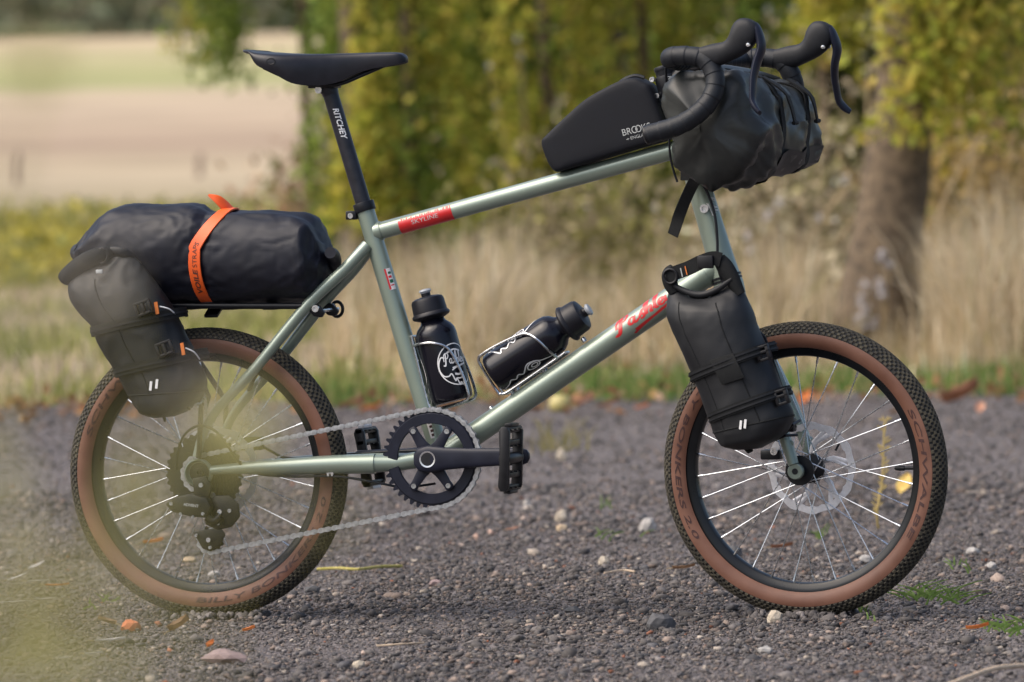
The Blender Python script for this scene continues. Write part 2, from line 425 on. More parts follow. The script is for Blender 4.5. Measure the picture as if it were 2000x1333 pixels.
# script wordmark on the down tube
WM = [([(.00, .30), (.02, .62), (.12, .92), (.30, 1.0), (.42, .84), (.34, .58), (.18, .50)], .075), ([(.22, .98), (.17, .55), (.10, .10), (.02, -.08), (-.08, .0)], .12),
      [(.62, .46), (.50, .42), (.44, .22), (.50, .06), (.60, .14), (.66, .46)], [(.66, .46), (.62, .12), (.68, .03), (.78, .14)],
      [(.80, .10), (.92, .44), (.96, .52), (.90, .30), (.98, .16), (.94, .02), (.84, .04)],
      [(1.06, .05), (1.16, .95), (1.10, 1.02), (1.04, .70), (1.07, .06)], [(1.08, .2), (1.2, .44), (1.26, .34), (1.22, .08), (1.30, .04)],
      [(1.34, .1), (1.50, .90), (1.44, 1.0), (1.40, .7), (1.41, .1), (1.50, .06)],
      [(1.54, .18), (1.68, .28), (1.66, .44), (1.56, .40), (1.54, .14), (1.64, .02), (1.74, .12)],
      [(1.78, .42), (1.78, .14), (1.88, .06), (1.96, .40)], [(1.97, .42), (1.93, .0), (1.84, -.22), (1.74, -.16)],
      ([(1.95, -.10), (1.5, -.24), (1.0, -.30), (.55, -.36)], .12), ([(1.6, -.18), (1.1, -.32), (.7, -.44), (.48, -.56)], .11)]
v, f = strokes2d([(p[0], p[1] * 1.2) if isinstance(p, tuple) else p for p in WM], .105)
dtd = (DT1 - DT0).normalized()
dx0 = (P(1213, 652) - DT0).dot(dtd)
mp = on_tube(DT0, DT1, 0.02125, TOCAM)
k = .066
placed([(dx0 + a * k * .88 + b * k * .08, .0008 + b * k * .42) for a, b in v], f, mp, 'script_wordmark', M['red'], frame)
# small frame stickers
std = (BB - ST0)
mp = on_tube(ST0, BB, 0.0167, Vector((.9, -1, 0)))
sx = (P(757, 525) - ST0).length
for i, (a, b, mm) in enumerate(((0, .038, 'label_paper'),)):
    placed(*rect2d(sx + a, sx + b, -.006, .006, 8, 6), mp, 'seat_tube_label', M[mm], frame)
mp = on_tube(ST0, BB, 0.01685, Vector((.9, -1, 0)))
for a, b, y0, y1, mm in ((.000, .037, -.0062, -.003, 'red'), (.006, .010, -.001, .005, 'green_print'), (.013, .017, -.002, .004, 'red'), (.020, .026, -.002, .005, 'green_print'), (.029, .031, -.002, .005, 'red')):
    placed(*rect2d(sx + a, sx + b, y0, y1, 3, 4), mp, 'label_print', M[mm], frame)
mp = on_tube(ST0, BB, 0.0180, Vector((.35, -1, 0)))
sx = (P(829, 822) - ST0).length
placed(*rect2d(sx, sx + .034, -.006, .007, 8, 8), mp, 'serial_label', M['label_paper'], frame)
mp = on_tube(ST0, BB, 0.01815, Vector((.35, -1, 0)))
for i in range(4):
    placed(*rect2d(sx + .004 + i * .0075, sx + .0085 + i * .0075, -.003, .004 - .002 * (i % 2), 2, 4), mp, 'label_print', M['tyre_print'], frame)
# head tube: white script, cable clip
mp = on_tube(AX0, AX1, 0.0222, Vector((.9, -1, 0)))
hx = (P(1393, 385) - AX0).length
v, f = strokes2d([(p if isinstance(p, list) else p) for p in WM], .09)
placed([(hx + a * .016, .0 + b * .012) for a, b in v], f, mp, 'head_badge_print', M['white_print'], frame)
MB().lathe(P(1376, 408, -.021), (0, -1, 0), [(.0075, -.004), (.0075, .004), (.004, .004), (.0035, .001)], 18).build('cable_clip', M['white_steel'], frame)
MB().tube(cr([P(1368, 352, -.026), P(1383, 380, -.026), P(1396, 420, -.027), P(1401, 470, -.029), P(1402, 520, -.031), P(1415, 560, -.02)], 6), 0.0026, 8).build('front_brake_hose', M['black_metal'], bike)

# ---------------------------------------------------------------- seat post and saddle
sp = empty('seat_post', ST0, bike)
MB().tube([ST0 - cd * .01, ST0.lerp(SPT, .5), SPT - cd * .012], [0.0136] * 3, 28).build('post', M['post'], sp)
hd = SPT - cd * .012
MB().tube([hd - cd * .008, hd, hd + cd * .012 + Vector((-.003, 0, 0)), hd + cd * .022 + Vector((-.008, 0, 0))], [.0138, .0155, .0165, .0135], 20).build('post_head', M['post'], sp)
MB().box(P(634, 166, 0), .024, .022, .006).build('rail_clamp', M['black_metal'], sp, bevel=.002)
MB().lathe(P(622, 176, -.020), (0, -1, 0), [(.0062, -.03), (.0062, .002), (.003, .002), (.003, 0)], 16).build('clamp_bolt', M['white_steel'], sp)
mp = on_tube(SPT, ST0, 0.01375, Vector((.45, -1, 0)))
tv, tf, tw = text2d('RITCHEY', 0.25, 0.02)
s0 = (P(651, 214) - SPT).length; ln = (P(667, 276) - SPT).length - s0; k = ln / tw
placed([(s0 + a * k, -.0032 + b * k * 1.05) for a, b in tv], tf, on_tube(SPT, ST0, 0.01375, Vector((.25, -1, 0))), 'post_lettering', M['white_print'], sp, maxlen=.003)
sad = empty('saddle', P(640, 165), bike)
stn = [(485, 97, 103, .030), (494, 98, 112, .050), (507, 99.5, 129, .064), (525, 101, 138, .072), (555, 103, 158, .075), (590, 104.5, 167, .068), (625, 105, 167, .054), (666, 104.5, 161, .038), (707, 103.5, 140, .027), (745, 102.5, 132, .022), (775, 102.5, 127.5, .019), (788, 105, 124.5, .015), (795, 112, 119, .007)]
def saddle_rings(inset):
    rings = []
    for px, ty, by, w in stn:
        by = max(ty + 5, float(np.interp(px - 333 * w, [480, 486, 501, 522, 555, 584, 625, 666, 707, 745, 778, 790], [99, 103, 128, 136, 159, 167, 168, 160, 138, 131, 126, 122])))
        t = P(px, ty); bt = P(px + w * 320 * 0, by, 0); h = max(t.z - bt.z, .004); x = t.x
        w = max(w - inset, .002)
        tz = t.z - inset
        dip = .004 * min(1, w / .06)
        sec = [(-1.0, bt.z), (-1.03, bt.z + h * .3), (-1.02, bt.z + h * .62), (-.95, bt.z + h * .84), (-.80, tz - .0012 - dip * .3), (-.5, tz - .001), (-.2, tz - dip * .2), (0, tz - dip * .35)]
        sec = sec + [(-a, b) for a, b in reversed(sec[:-1])]
        rings.append([Vector((x, a * w, b)) for a, b in sec])
    return rings
def dense(rings, n):
    cols = [cr([r[k] for r in rings], n) for k in range(len(rings[0]))]
    rr_ = [[c[i] for c in cols] for i in range(len(cols[0]))]
    return [cr(r, 3) for r in rr_]
mbs = MB(); outer = dense(saddle_rings(0), 4); inner = dense(saddle_rings(.004), 4)
n_ = len(outer[0])
mbs.rings([o + list(reversed(i)) for o, i in zip(outer, inner)], caps=True)
mbs.build('saddle_shell', M['leather'], sad, ang=60)
for s_ in (-1, 1):
    MB().tube(cr([P(515, 132, s_ * .045), P(560, 152, s_ * .030), P(610, 166, s_ * .022), P(660, 165, s_ * .022), P(705, 148, s_ * .016), P(760, 124, s_ * .006)], 6), .0036, 10).build('saddle_rail', M['black_metal'], sad)
c0 = P(529, 120, -.0765)
MB().tube([c0 + Vector((.0075 * cos(a), -.0006, .0055 * sin(a))) for a in [2 * pi * i / 24 for i in range(24)]], .0007, 6, loop=True).build('embossed_badge', M['black_metal'], sad)

# ---------------------------------------------------------------- wheels
def wheel(name, C, fx, ax, up, label, a_bb, a_sch, front):
    w = empty(name, C - up * WR, bike, label=label)
    L = lambda x, y, z: C + fx * x + ax * y + up * z
    def T(phi, rho, y): return L(rho * cos(phi), y, rho * sin(phi))
    Rc, rt = .2262, .0248; N = 144
    def ring(prof): return [[T(2 * pi * i / N, Rc + r * cos(al), r * sin(al)) for r, al in prof] for i in range(N)]
    A = [radians(a) for a in range(-74, 75, 8)]
    MB().rings([r for r in ring([(rt, a) for a in A])], loop=True, open_u=True).build('tyre_carcass', M['tread_base'], w)
    for s_ in (-1, 1):
        al = [radians(s_ * a) for a in (73, 80, 90, 100, 110, 120, 128, 133)]
        MB().rings(ring([(rt + .0003, a) for a in al]), loop=True, open_u=True).build('tyre_sidewall', M['sidewall'], w)
    # tread knobs
    mb = MB(); nk = 146
    for i in range(nk):
        for j, (ad, lw, ll) in enumerate([(-65 + 13 * q_, .0030, .0034) for q_ in range(11)]):
            al = radians(ad); ph = 2 * pi * (i + .5 * (j % 2)) / nk
            er = (fx * cos(ph) + up * sin(ph)); et = (-fx * sin(ph) + up * cos(ph))
            nn = er * cos(al) + ax * sin(al); bb = -er * sin(al) + ax * cos(al)
            c = T(ph, Rc + (rt + .0006) * cos(al), (rt + .0006) * sin(al))
            hh = .0012
            b0 = [c + et * (x * ll) + bb * (y * lw) - nn * hh for x, y in ((-1, -1), (1, -1), (1, 1), (-1, 1))]
            t0 = [c + et * (x * ll * .72) + bb * (y * lw * .72) + nn * (hh * 1.1) for x, y in ((-1, -1), (1, -1), (1, 1), (-1, 1))]
            mb.add(b0 + t0, [(4, 5, 6, 7), (0, 1, 5, 4), (1, 2, 6, 5), (2, 3, 7, 6), (3, 0, 4, 7)])
    mb.build('tread', M['tread'], w, smooth=False, kind='stuff')
    # rim
    pr = [(.2115, .0128), (.2108, .0142), (.2060, .0142), (.2030, .0128), (.1985, .0115), (.1952, .0092), (.1938, .005), (.1935, 0)]
    pr = pr + [(a, -b) for a, b in reversed(pr[:-1])] + [(.2050, -.0115), (.2050, .0115)]
    MB().rings([[T(2 * pi * i / N, a, b) for a, b in pr] for i in range(N)], loop=True).build('rim', M['rim'], w, ang=30)
    # lettering
    def on_wall(phi0, direction, inward):
        def fn(x, y):
            ph = phi0 + direction * x / .222
            al = radians(101) + (y if inward else -y) / rt
            return T(ph, Rc + (rt + .0009) * cos(al), -(rt + .0009) * sin(al))
        return fn
    tv, tf, tw = text2d('BILLY BONKERS 2.0', 0.15, 0.015); k = radians(84) * .222 / tw
    placed([(a * k, (b - .35) * .0125) for a, b in tv], tf, on_wall(radians(a_bb), 1, True), 'tyre_lettering', M['tyre_print'], w, maxlen=.006)
    tv, tf, tw = text2d('SCHWALBE', 0.1, 0.015); k = radians(60) * .222 / tw
    placed([(a * k, (b - .35) * .0135) for a, b in tv], tf, on_wall(radians(a_sch), -1, False), 'tyre_lettering', M['tyre_print'], w, maxlen=.006)
    # hub
    fl = .0285 if front else .030; fr = .0215
    hubp = [(.0065, -.050), (.0105, -.048), (.0125, -fl - .010), (.0125, -fl - .004), (fr + .004, -fl - .003), (fr + .004, -fl + .001), (.0135, -fl + .006), (.0125, 0), (.0135, fl - .006), (fr + .004, fl - .001), (fr + .004, fl + .003), (.0165, fl + .004), (.0165, fl + .011), (.0105, .048), (.0065, .050)]
    MB().lathe(C, ax, hubp, 28).build('hub', M['black_metal'], w, ang=35)
    # spokes: 32, three cross; one mesh per flange side
    bend = {}
    for s_ in (-1, 1):
        for i in range(16):
            trail = 1 if i % 2 else -1
            a_rim = 2 * pi * (2 * i + (0 if s_ < 0 else 1)) / 32 + .06
            a_hub = a_rim + trail * radians(62)
            p = T(a_hub, fr, s_ * (fl + (.002 if trail > 0 else -.002))); q = T(a_rim, .1945, s_ * .003)
            key = (s_, trail); d = q - p; Ls = d.length
            if key not in bend:
                m_ = MB().lathe((0, 0, 0), (0, 0, 1), [(.00105, 0), (.00105, Ls - .013), (.0020, Ls - .0125), (.0020, Ls)], 8).mesh('spoke', M['steel']); bend[key] = m_
            o = bpy.data.objects.new('spoke', bend[key]); COL.objects.link(o); _attach(o, w)
            o.matrix_basis = Matrix.Translation(p) @ d.to_track_quat('Z', 'Y').to_matrix().to_4x4()
    # valve
    va = radians(0.5 if front else 62)
    MB().lathe(T(va, .194, 0), -(fx * cos(va) + up * sin(va)), [(.0032, 0), (.0030, .016), (.0044, .017), (.0046, .026), (.0035, .033), (.001, .035)], 12).build('valve', [M['black_metal']], w)
    # brake rotor on the far side
    ry = .0335 if front else .040
    def rt_(r, a, y): return T(a, r, y)
    mb = MB(); nR = 12
    for kk in range(nR):      # wavy outer band in scalloped pieces
        a0 = 2 * pi * kk / nR
        for jj in range(6):
            b0 = a0 + 2 * pi / nR * jj / 6; b1 = a0 + 2 * pi / nR * (jj + 1) / 6
            def ro(t): return .0795 - .003 * (0.5 - 0.5 * cos(2 * pi * (t - a0) / (2 * pi / nR)))
            def ri(t): return .0645 + .003 * (0.5 - 0.5 * cos(4 * pi * (t - a0) / (2 * pi / nR)))
            vv = [rt_(ri(b0), b0, ry), rt_(ro(b0), b0, ry), rt_(ro(b1), b1, ry), rt_(ri(b1), b1, ry)]
            mb.add(vv + [p + ax * .0018 for p in vv], [(0, 1, 2, 3), (7, 6, 5, 4), (1, 5, 6, 2), (0, 3, 7, 4)])
    for kk in range(nR // 2):
        a0 = 2 * pi * kk / (nR // 2)
        for a_o, a_i in ((a0, a0 + .55), (a0 + .16, a0 + .55)):
            mb.tube([rt_(.066, a_o, ry + .001), rt_(.044, (a_o + a_i) / 2 + .06, ry + .001), rt_(.022, a_i, ry + .001)], [.0042, .0036, .0045], 6, flat=(1, .25), up=ax)
    mb.tube([rt_(.021, 2 * pi * i / 24, ry + .001) for i in range(24)], .0042, 6, loop=True, flat=(1, .3), up=ax)
    mb.build('brake_rotor', M['rotor'], w, smooth=True)
    MB().lathe(T(0, 0, ry), ax, [(.0165, -.004), (.0195, 0), (.0195, .004), (.012, .005)], 20).build('rotor_lockring', M['black_metal'], w)
    for kk in range(10):
        a0 = 2 * pi * kk / 10 + .2
        pass
    return w, T
X3, Y3, Z3 = Vector((1, 0, 0)), Vector((0, 1, 0)), Vector((0, 0, 1))
rear_w, TR = wheel('rear_wheel', RH, X3, Y3, Z3, 'rear wheel with cassette and tan sidewall tyre', 265, 163, False)
# keep the front wheel upright in its steered plane
up_ = (Z3 - SN * SN.dot(Z3)).normalized(); fx_ = SN.cross(up_) * -1
if fx_.x < 0: fx_ = -fx_
front_w, TF = wheel('front_wheel', FH, fx_, SN, up_, 'front wheel with tan sidewall tyre and silver disc rotor', 128, 28, True)

# ---------------------------------------------------------------- cassette, rear mech, chain
cas = empty('cassette', RH, bike)
teeth = (34, 30, 26, 23, 21, 19, 17, 15, 13, 11)
def cog(c, ax, r, nt, th, hole, depth=.0038, ph=0):
    o1, i1 = [], []
    n = nt * 4
    for i in range(n):
        a = 2 * pi * i / n + ph; rr_ = r + (depth * .55 if i % 4 in (1, 2) else -depth * .45)
        d = Vector((cos(a), 0, sin(a))); o1.append(c + d * rr_); i1.append(c + d * hole)
    e = Vector(ax) * th
    return MB().rings([i1, o1, [p + e for p in o1], [p + e for p in i1]], loop=True)
for i, t in enumerate(teeth):
    cog(RH + Vector((0, -.0215 - i * .0036, 0)), (0, -1, 0), t * .0127 / (2 * pi), t, .0018, .013 if t < 15 else t * .0127 / (2 * pi) * .55).build('sprocket', M['cassette'], cas, smooth=False)
MB().lathe(RH, (0, -1, 0), [(.019, .018), (.019, .052), (.014, .054), (.008, .056)], 24).build('freehub', M['black_metal'], cas)
YC = -.0475                                     # chain line at the chainring
mech = empty('rear_derailleur', P(385, 960, -.06), bike)
CU_ = P(430, 1000, -.062); CL_ = P(408, 1055, -.062)
CU_.y = CL_.y = -.050
MB().slab([P(x, y, -.082) for x, y in ((322, 985), (338, 972), (370, 965), (402, 972), (412, 990), (402, 1012), (372, 1010), (335, 1000))], (0, .022, 0)).build('parallelogram', M['plastic'], mech, bevel=.003)
MB().slab([P(x, y, -.074) for x, y in ((375, 935), (402, 930), (412, 950), (405, 978), (380, 975))], (0, .012, 0)).build('hanger_bracket', M['black_metal'], mech, bevel=.002)
MB().tube(cr([P(404, 1010, -.068), P(418, 1018, -.066), P(432, 1008, -.066)], 4), [.008] * 9, 12).build('knuckle', M['plastic'], mech)
MB().slab([P(x, y, -.064) for x, y in ((400, 985), (420, 968), (448, 968), (466, 985), (468, 1010), (452, 1030), (425, 1036), (400, 1025))], (0, .006, 0)).build('outer_cage_plate', M['plastic'], mech, bevel=.0025)
MB().slab([P(x, y, -.0625) for x, y in ((376, 1040), (395, 1036), (430, 1030), (440, 1045), (428, 1068), (410, 1078), (395, 1072))], (0, .004, 0)).build('cage_plate', M['plastic'], mech, bevel=.002)
for c in (CU_, CL_):
    cog(c + Vector((0, -.001, 0)), (0, 1, 0), .0225, 11, .003, .004).build('jockey_wheel', M['cassette'], mech, smooth=False)
    MB().lathe(c + Vector((0, -.014, 0)), (0, -1, 0), [(.0042, 0), (.0042, .002), (.002, .002), (.002, .001)], 12).build('pulley_bolt', M['white_steel'], mech)
for px_, py_, r_ in ((334, 984, .0035), (352, 1004, .0025), (376, 1010, .0025), (396, 1004, .003), (448, 998, .0035), (418, 1012, .0022), (426, 1024, .0022), (392, 948, .004), (383, 1046, .003), (410, 1070, .003)):
    MB().lathe(P(px_, py_, -.0835 if px_ < 400 and py_ < 1020 else -.0655), (0, -1, 0), [(r_, -.004), (r_, .001), (r_ * .5, .001), (r_ * .45, 0)], 10).build('mech_bolt', M['steel'], mech)
tv, tf, tw = text2d('ADVENT', 0.1, .02)
a0 = P(358, 988, -.0828); ex = (P(388, 992, -.0828) - a0)
placed([(a, b) for a, b in tv], tf, lambda x, y: a0 + ex * (x / tw) + Vector((0, 0, y * .007)), 'mech_lettering', M['grey_print'], mech)
# chain path in the bicycle's plane
CC = Vector((BB.x, 0, BB.z)); rC = 42 * .0127 / (2 * pi); rG = 15 * .0127 / (2 * pi)
def arc(c, r, a0, a1, n=18): return [(c.x + r * cos(a0 + (a1 - a0) * i / n), c.z + r * sin(a0 + (a1 - a0) * i / n)) for i in range(n + 1)]
path = []
al = math.asin((rC - rG) / (CC - RH).length); base = atan2(RH.z - CC.z, RH.x - CC.x)
d_ = (CC - RH).length
ta = pi / 2 + math.asin((rC - rG) / d_) + atan2(CC.z - RH.z, CC.x - RH.x)
path += arc(RH, rG, pi * 1.5 + .35, ta, 14)                # round the back of the cog, up to the top tangent
path += arc(CC, rC, ta, -pi / 2 + .05, 40)                 # over the front of the chainring
path += arc(CL_, .0225, -pi / 2 + .05, -pi - .1, 8)
path += arc(CU_, .0225, -.35, pi * .62, 8)
pts = [Vector((a, 0, b)) for a, b in path]; pts.append(pts[0].copy())
for p in pts:
    t_ = min(max((p.x - RH.x) / (CC.x - RH.x), 0), 1)
    p.y = -.050 + (YC + .050) * t_
cum = [0]
for a, b in zip(pts, pts[1:]): cum.append(cum[-1] + (b - a).length)
tot = cum[-1]; nl = int(tot / .0127 / 2) * 2; pitch = tot / nl
def at_len(s):
    s %= tot
    i = int(np.searchsorted(cum, s, side='right') - 1); i = min(i, len(pts) - 2)
    t_ = (s - cum[i]) / max(cum[i + 1] - cum[i], 1e-9)
    return pts[i].lerp(pts[i + 1], t_)
def link_mesh(outer_):
    h = .0127; y = .0034 if outer_ else .0022; mb = MB()
    for s_ in (-1, 1):
        R_, w_ = (.0046, .0031) if outer_ else (.0040, .0026)
        o = []
        for i in range(9): t = radians(-115 + 230 * i / 8); o.append(Vector((h + R_ * cos(t), s_ * y, R_ * sin(t))))
        o.append(Vector((h / 2, s_ * y, w_)))
        for i in range(9): t = radians(65 + 230 * i / 8); o.append(Vector((R_ * cos(t), s_ * y, R_ * sin(t))))
        o.append(Vector((h / 2, s_ * y, -w_)))
        mb.slab(o, (0, s_ * .0010, 0))
    if outer_:
        for cx in (0, h): mb.cyl((cx, -.0052, 0), (cx, .0052, 0), .0020, 10)
    else:
        for cx in (0, h): mb.cyl((cx, -.0022, 0), (cx, .0022, 0), .0036, 10)
    return mb.mesh('link', M['chain'] if outer_ else M['chain_inner'])
lm = [link_mesh(True), link_mesh(False)]
chain = empty('chain', RH, bike)
for i in range(nl):
    a = at_len(i * pitch); b = at_len((i + 1) * pitch); d = (b - a).normalized()
    o = bpy.data.objects.new('link', lm[i % 2]); COL.objects.link(o); _attach(o, chain)
    zz = d.cross(Vector((0, 1, 0))) * -1
    o.matrix_basis = Matrix(((d.x, 0, -d.z, a.x), (d.y, 1, 0, a.y), (d.z, 0, d.x, a.z), (0, 0, 0, 1)))

# ---------------------------------------------------------------- crankset and pedals
cs_ = empty('crankset', CC, bike)
c = Vector((CC.x, YC, CC.z))
cog(c + Vector((0, .001, 0)), (0, -1, 0), rC - .0008, 42, .0022, .0640, .0075).build('chainring', M['satin_black'], cs_, smooth=False)
MB().rings([[c + Vector((r * cos(2 * pi * k / 64), y, r * sin(2 * pi * k / 64))) for k in range(64)] for r, y in ((.0605, -.0036), (.0615, -.0046), (.0775, -.0046), (.0790, -.003), (.0790, .001), (.0605, .001))], loop=True).build('chainring_face', M['satin_black'], cs_, ang=30)
mb = MB()
for a in (122, 57, 237, 304):
    a = radians(a); e = Vector((cos(a), 0, sin(a))); s_ = Vector((-sin(a), 0, cos(a)))
    q = []
    for rr_, hw in ((.012, .015), (.030, .0095), (.050, .0075), (.059, .0080), (.0635, .0055)): q.append((rr_, hw))
    o = [c + e * r + s_ * h for r, h in q] + [c + e * r - s_ * h for r, h in reversed(q)]
    MB().slab([p + Vector((0, -.0055, 0)) for p in o], (0, -.006, 0)).build('spider_arm', M['satin_black'], cs_, bevel=.0018)
    MB().lathe(c + e * .056 + Vector((0, -.0112, 0)), (0, -1, 0), [(.0045, 0), (.0045, .0012), (.0022, .0012), (.002, .0004)], 12).build('chainring_bolt', M['steel'], cs_)
crk = P(1022, 892, -.086); crk_dir = Vector((crk.x - CC.x, 0, crk.z - CC.z)).normalized(); cl = .170
pv = Vector((0, 0, 1)); pv = (pv - crk_dir * pv.dot(crk_dir)).normalized()
rg = []
for t_, hz, hy, y in ((-.026, .010, .006, -.066), (-.018, .0205, .009, -.066), (0, .0235, .010, -.067), (.03, .0195, .0095, -.069), (.08, .0165, .0085, -.074), (.13, .0150, .0078, -.080), (cl, .0150, .0075, -.083), (cl + .010, .0115, .007, -.083), (cl + .014, .005, .005, -.083)):
    rg.append([CC + crk_dir * t_ + pv * (hz * math.copysign(abs(sin(a)) ** .55, sin(a))) + Vector((0, y + hy * math.copysign(abs(cos(a)) ** .55, cos(a)), 0)) for a in [2 * pi * k / 24 for k in range(24)]])
MB().rings(rg).build('crank_arm', M['satin_black'], cs_, ang=50)
MB().lathe(CC + Vector((0, -.0765, 0)), (0, -1, 0), [(.0115, 0), (.0115, .0010), (.0142, .0014), (.0142, -.001)], 28).build('spindle_ring', M['white_steel'], cs_)
MB().cyl(CC + Vector((0, -.0768, 0)), CC + Vector((0, -.0772, 0)), .0114, 24).build('spindle_bore', M['rubber_black'], cs_)
MB().cyl(CC + Vector((0, -.066, 0)), CC + Vector((0, .066, 0)), .012, 20).build('spindle', M['black_metal'], cs_)
rg = []
for t_, hz, hy, y in ((-.016, .012, .007, .060), (0, .019, .009, .062), (.03, .0165, .0085, .064), (.10, .0145, .008, .072), (cl, .0145, .0075, .078), (cl + .013, .006, .005, .078)):
    rg.append([CC - crk_dir * t_ + pv * (hz * math.copysign(abs(sin(a)) ** .55, sin(a))) + Vector((0, y + hy * math.copysign(abs(cos(a)) ** .55, cos(a)), 0)) for a in [2 * pi * k / 20 for k in range(20)]])
MB().rings(rg).build('crank_arm', M['satin_black'], cs_, ang=50)
def pedal(c, sgn, tilt, hl):
    p = empty('pedal', c, bike)
    X = Vector((sin(tilt), 0, cos(tilt))); Zp = Vector((cos(tilt), 0, -sin(tilt))); Y = Vector((0, sgn, 0))
    MB().cyl(c - Y * .052, c + Y * .045, .0065, 14).build('pedal_axle', M['black_metal'], p)
    MB().cyl(c - Y * .046, c + Y * .044, .0105, 16).build('pedal_barrel', M['plastic'], p, bevel=.0015)
    for y0 in (-.042, .040):
        MB().slab([c + Y * y0 + X * a + Zp * b for a, b in ((-hl, -.005), (-hl + .008, -.0095), (-.012, -.0075), (.012, -.0075), (hl - .008, -.0095), (hl, -.005), (hl, .005), (hl - .008, .0095), (-hl + .008, .0095), (-hl, .005))], Y * .009).build('side_plate', M['plastic'], p, bevel=.0015)
    for xx in (-hl + .006, -hl * .5, hl * .5, hl - .006):
        MB().box(c + X * xx, .0048, .042, .0072, (X, Y, Zp)).build('cross_bar', M['plastic'], p, bevel=.0018)
    for xx in (-hl + .006, hl - .006, -.022, .022):
        for yy in (-.028, 0, .028):
            for zs in (-1, 1):
                MB().cyl(c + X * xx + Y * yy + Zp * (zs * .006), c + X * xx + Y * yy + Zp * (zs * .0115), .0016, 6).build('grip_pin', M['black_metal'], p)
    for xx in (-hl - .002, hl + .002):       # pale reflectors at front and rear
        MB().box(c + X * xx, .003, .024, .006, (X, Y, Zp)).build('reflector', M['plastic' if sgn < 0 else 'label_paper'], p, bevel=.001)
pedal(CC + crk_dir * cl + Vector((0, -.148, 0)), -1, radians(2), .055)
pedal(CC - crk_dir * cl + Vector((0, .142, 0)), 1, radians(-8), .052)

# ---------------------------------------------------------------- fork
fork = empty('fork', FH, bike)
cap0 = AX1 - AXD * .004
MB().tube([AX1 + AXD * .010, AX1 + AXD * .004, AX1 - AXD * .006, AX1 - AXD * .024], [.0262, .0262, .0255, .0235], 26).build('fork_crown', M['frame'], fork)
for k_ in (.014, .020):
    MB().tube([AX1 + AXD * (k_ - .0018), AX1 + AXD * (k_ + .0018)], [.0268, .0268], 26).build('headset_ring', M['black_metal'], fork)
for s_ in (-1, 1):
    q0 = AX1 - AXD * .012 + SN * (s_ * .010)
    q1 = S(1462, 612) ; q1 = AX1 - AXD * .040 + SN * (s_ * .034)
    end = FH + SN * (s_ * .052)
    start = AX1 - AXD * .075 + SN * (s_ * .044)
    mids = [start.lerp(end, t_) + fx_ * (.010 * sin(pi * t_)) for t_ in (.0, .25, .5, .75, .95)]
    MB().tube(cr([q0, q1] + mids, 5), crs([.021, .0195, .0180, .0168, .0150, .0130, .0112], 5), 20, flat=(.80, 1.08), up=SN).build('fork_leg', M['frame'], fork)
    dr = (end - start).normalized()
    rg = []
    pl = [end - dr * .028, end]
    for rr_, hh in ((.009, -.0045), (.0125, -.0055), (.0138, -.004), (.0138, .004), (.0125, .0055), (.0055, .0055), (.0052, .001)):
        rg.append([end + SN * (s_ * hh) + (fx_ * cos(2 * pi * k / 24) + up_ * sin(2 * pi * k / 24)) * rr_ for k in range(24)])
    MB().rings(rg).build('fork_end', M['frame'], fork)
    MB().cyl(end - SN * .004 * s_ + SN * s_ * .0055, end + SN * s_ * .0058, .0052, 16).build('axle_hole', M['rubber_black'], fork)
    for t_ in (.42, .80):
        b_ = start.lerp(end, t_) + fx_ * .013
        MB().lathe(b_, (fx_ * .35 + SN * s_), [(.0052, -.004), (.0052, .005), (.0034, .006), (.0015, .006)], 12).build('mount_boss', M['frame'], fork)
# front disc caliper behind the far leg
cc_ = S(1508, 888, .04)
MB().box(cc_, .018, .012, .0085, (fx_, SN, up_)).build('brake_caliper', M['black_metal'], fork, bevel=.003)
MB().lathe(S(1512, 882, .026), -SN, [(.0065, 0), (.0065, .003), (.003, .003), (.003, .001)], 14).build('caliper_bolt', M['white_steel'], fork)
MB().tube(cr([S(1545, 835, .05), S(1580, 832, .05), S(1612, 838, .045), S(1640, 856, .04), S(1632, 880, .04)], 5), .0020, 8).build('caliper_hose', M['black_metal'], fork)
# rear caliper
MB().box(P(492, 866, .055), .020, .012, .012).build('rear_brake_caliper', M['black_metal'], bike, bevel=.003)

# ---------------------------------------------------------------- stem and handlebar
stem = empty('stem', AX0, bike)
MB().tube([AX0.lerp(AX1, .015), AX0.lerp(AX1, .17)], [.0165, .0165], 24).build('steerer_stack', M['black_metal'], stem)
MB().tube([AX0.lerp(AX1, .045), AX0.lerp(AX1, .058), AX0.lerp(AX1, .145), AX0.lerp(AX1, .152)], [.0195, .0210, .0210, .0195], 24).build('stem_clamp', M['black_metal'], stem)
MB().lathe(AX0.lerp(AX1, .015), AXD, [(.0175, -.002), (.0178, .002), (.0165, .005), (.006, .0055), (.005, .003)], 24).build('top_cap', M['black_metal'], stem)
HB_L = .206
barC = S(1372, 118, 0)                                    # bar clamp centre
MB().tube([AX0.lerp(AX1, .10), AX0.lerp(AX1, .08).lerp(barC, .5), barC], [.0175, .016, .0165], 20).build('stem_extension', M['black_metal'], stem)
MB().cyl(barC - SN * .022, barC + SN * .022, .0205, 24).build('bar_clamp', M['black_metal'], stem, bevel=.002)
for t_ in (.062, .135):
    MB().lathe(AX0.lerp(AX1, t_) - SF * .022 - SN * .012, -SN, [(.0045, 0), (.0045, .006), (.0025, .006), (.002, .004)], 12).build('stem_bolt', M['white_steel'], stem)
tv, tf, tw = text2d('RITCHEY', .2, .01)
mp = on_tube(AX0, AX1, .0213, Vector((.55, -1, 0)))
k = .042 / tw
placed([(.022 + a * k, -.003 + b * k) for a, b in tv], tf, mp, 'stem_lettering', M['grey_print'], stem, maxlen=.004)

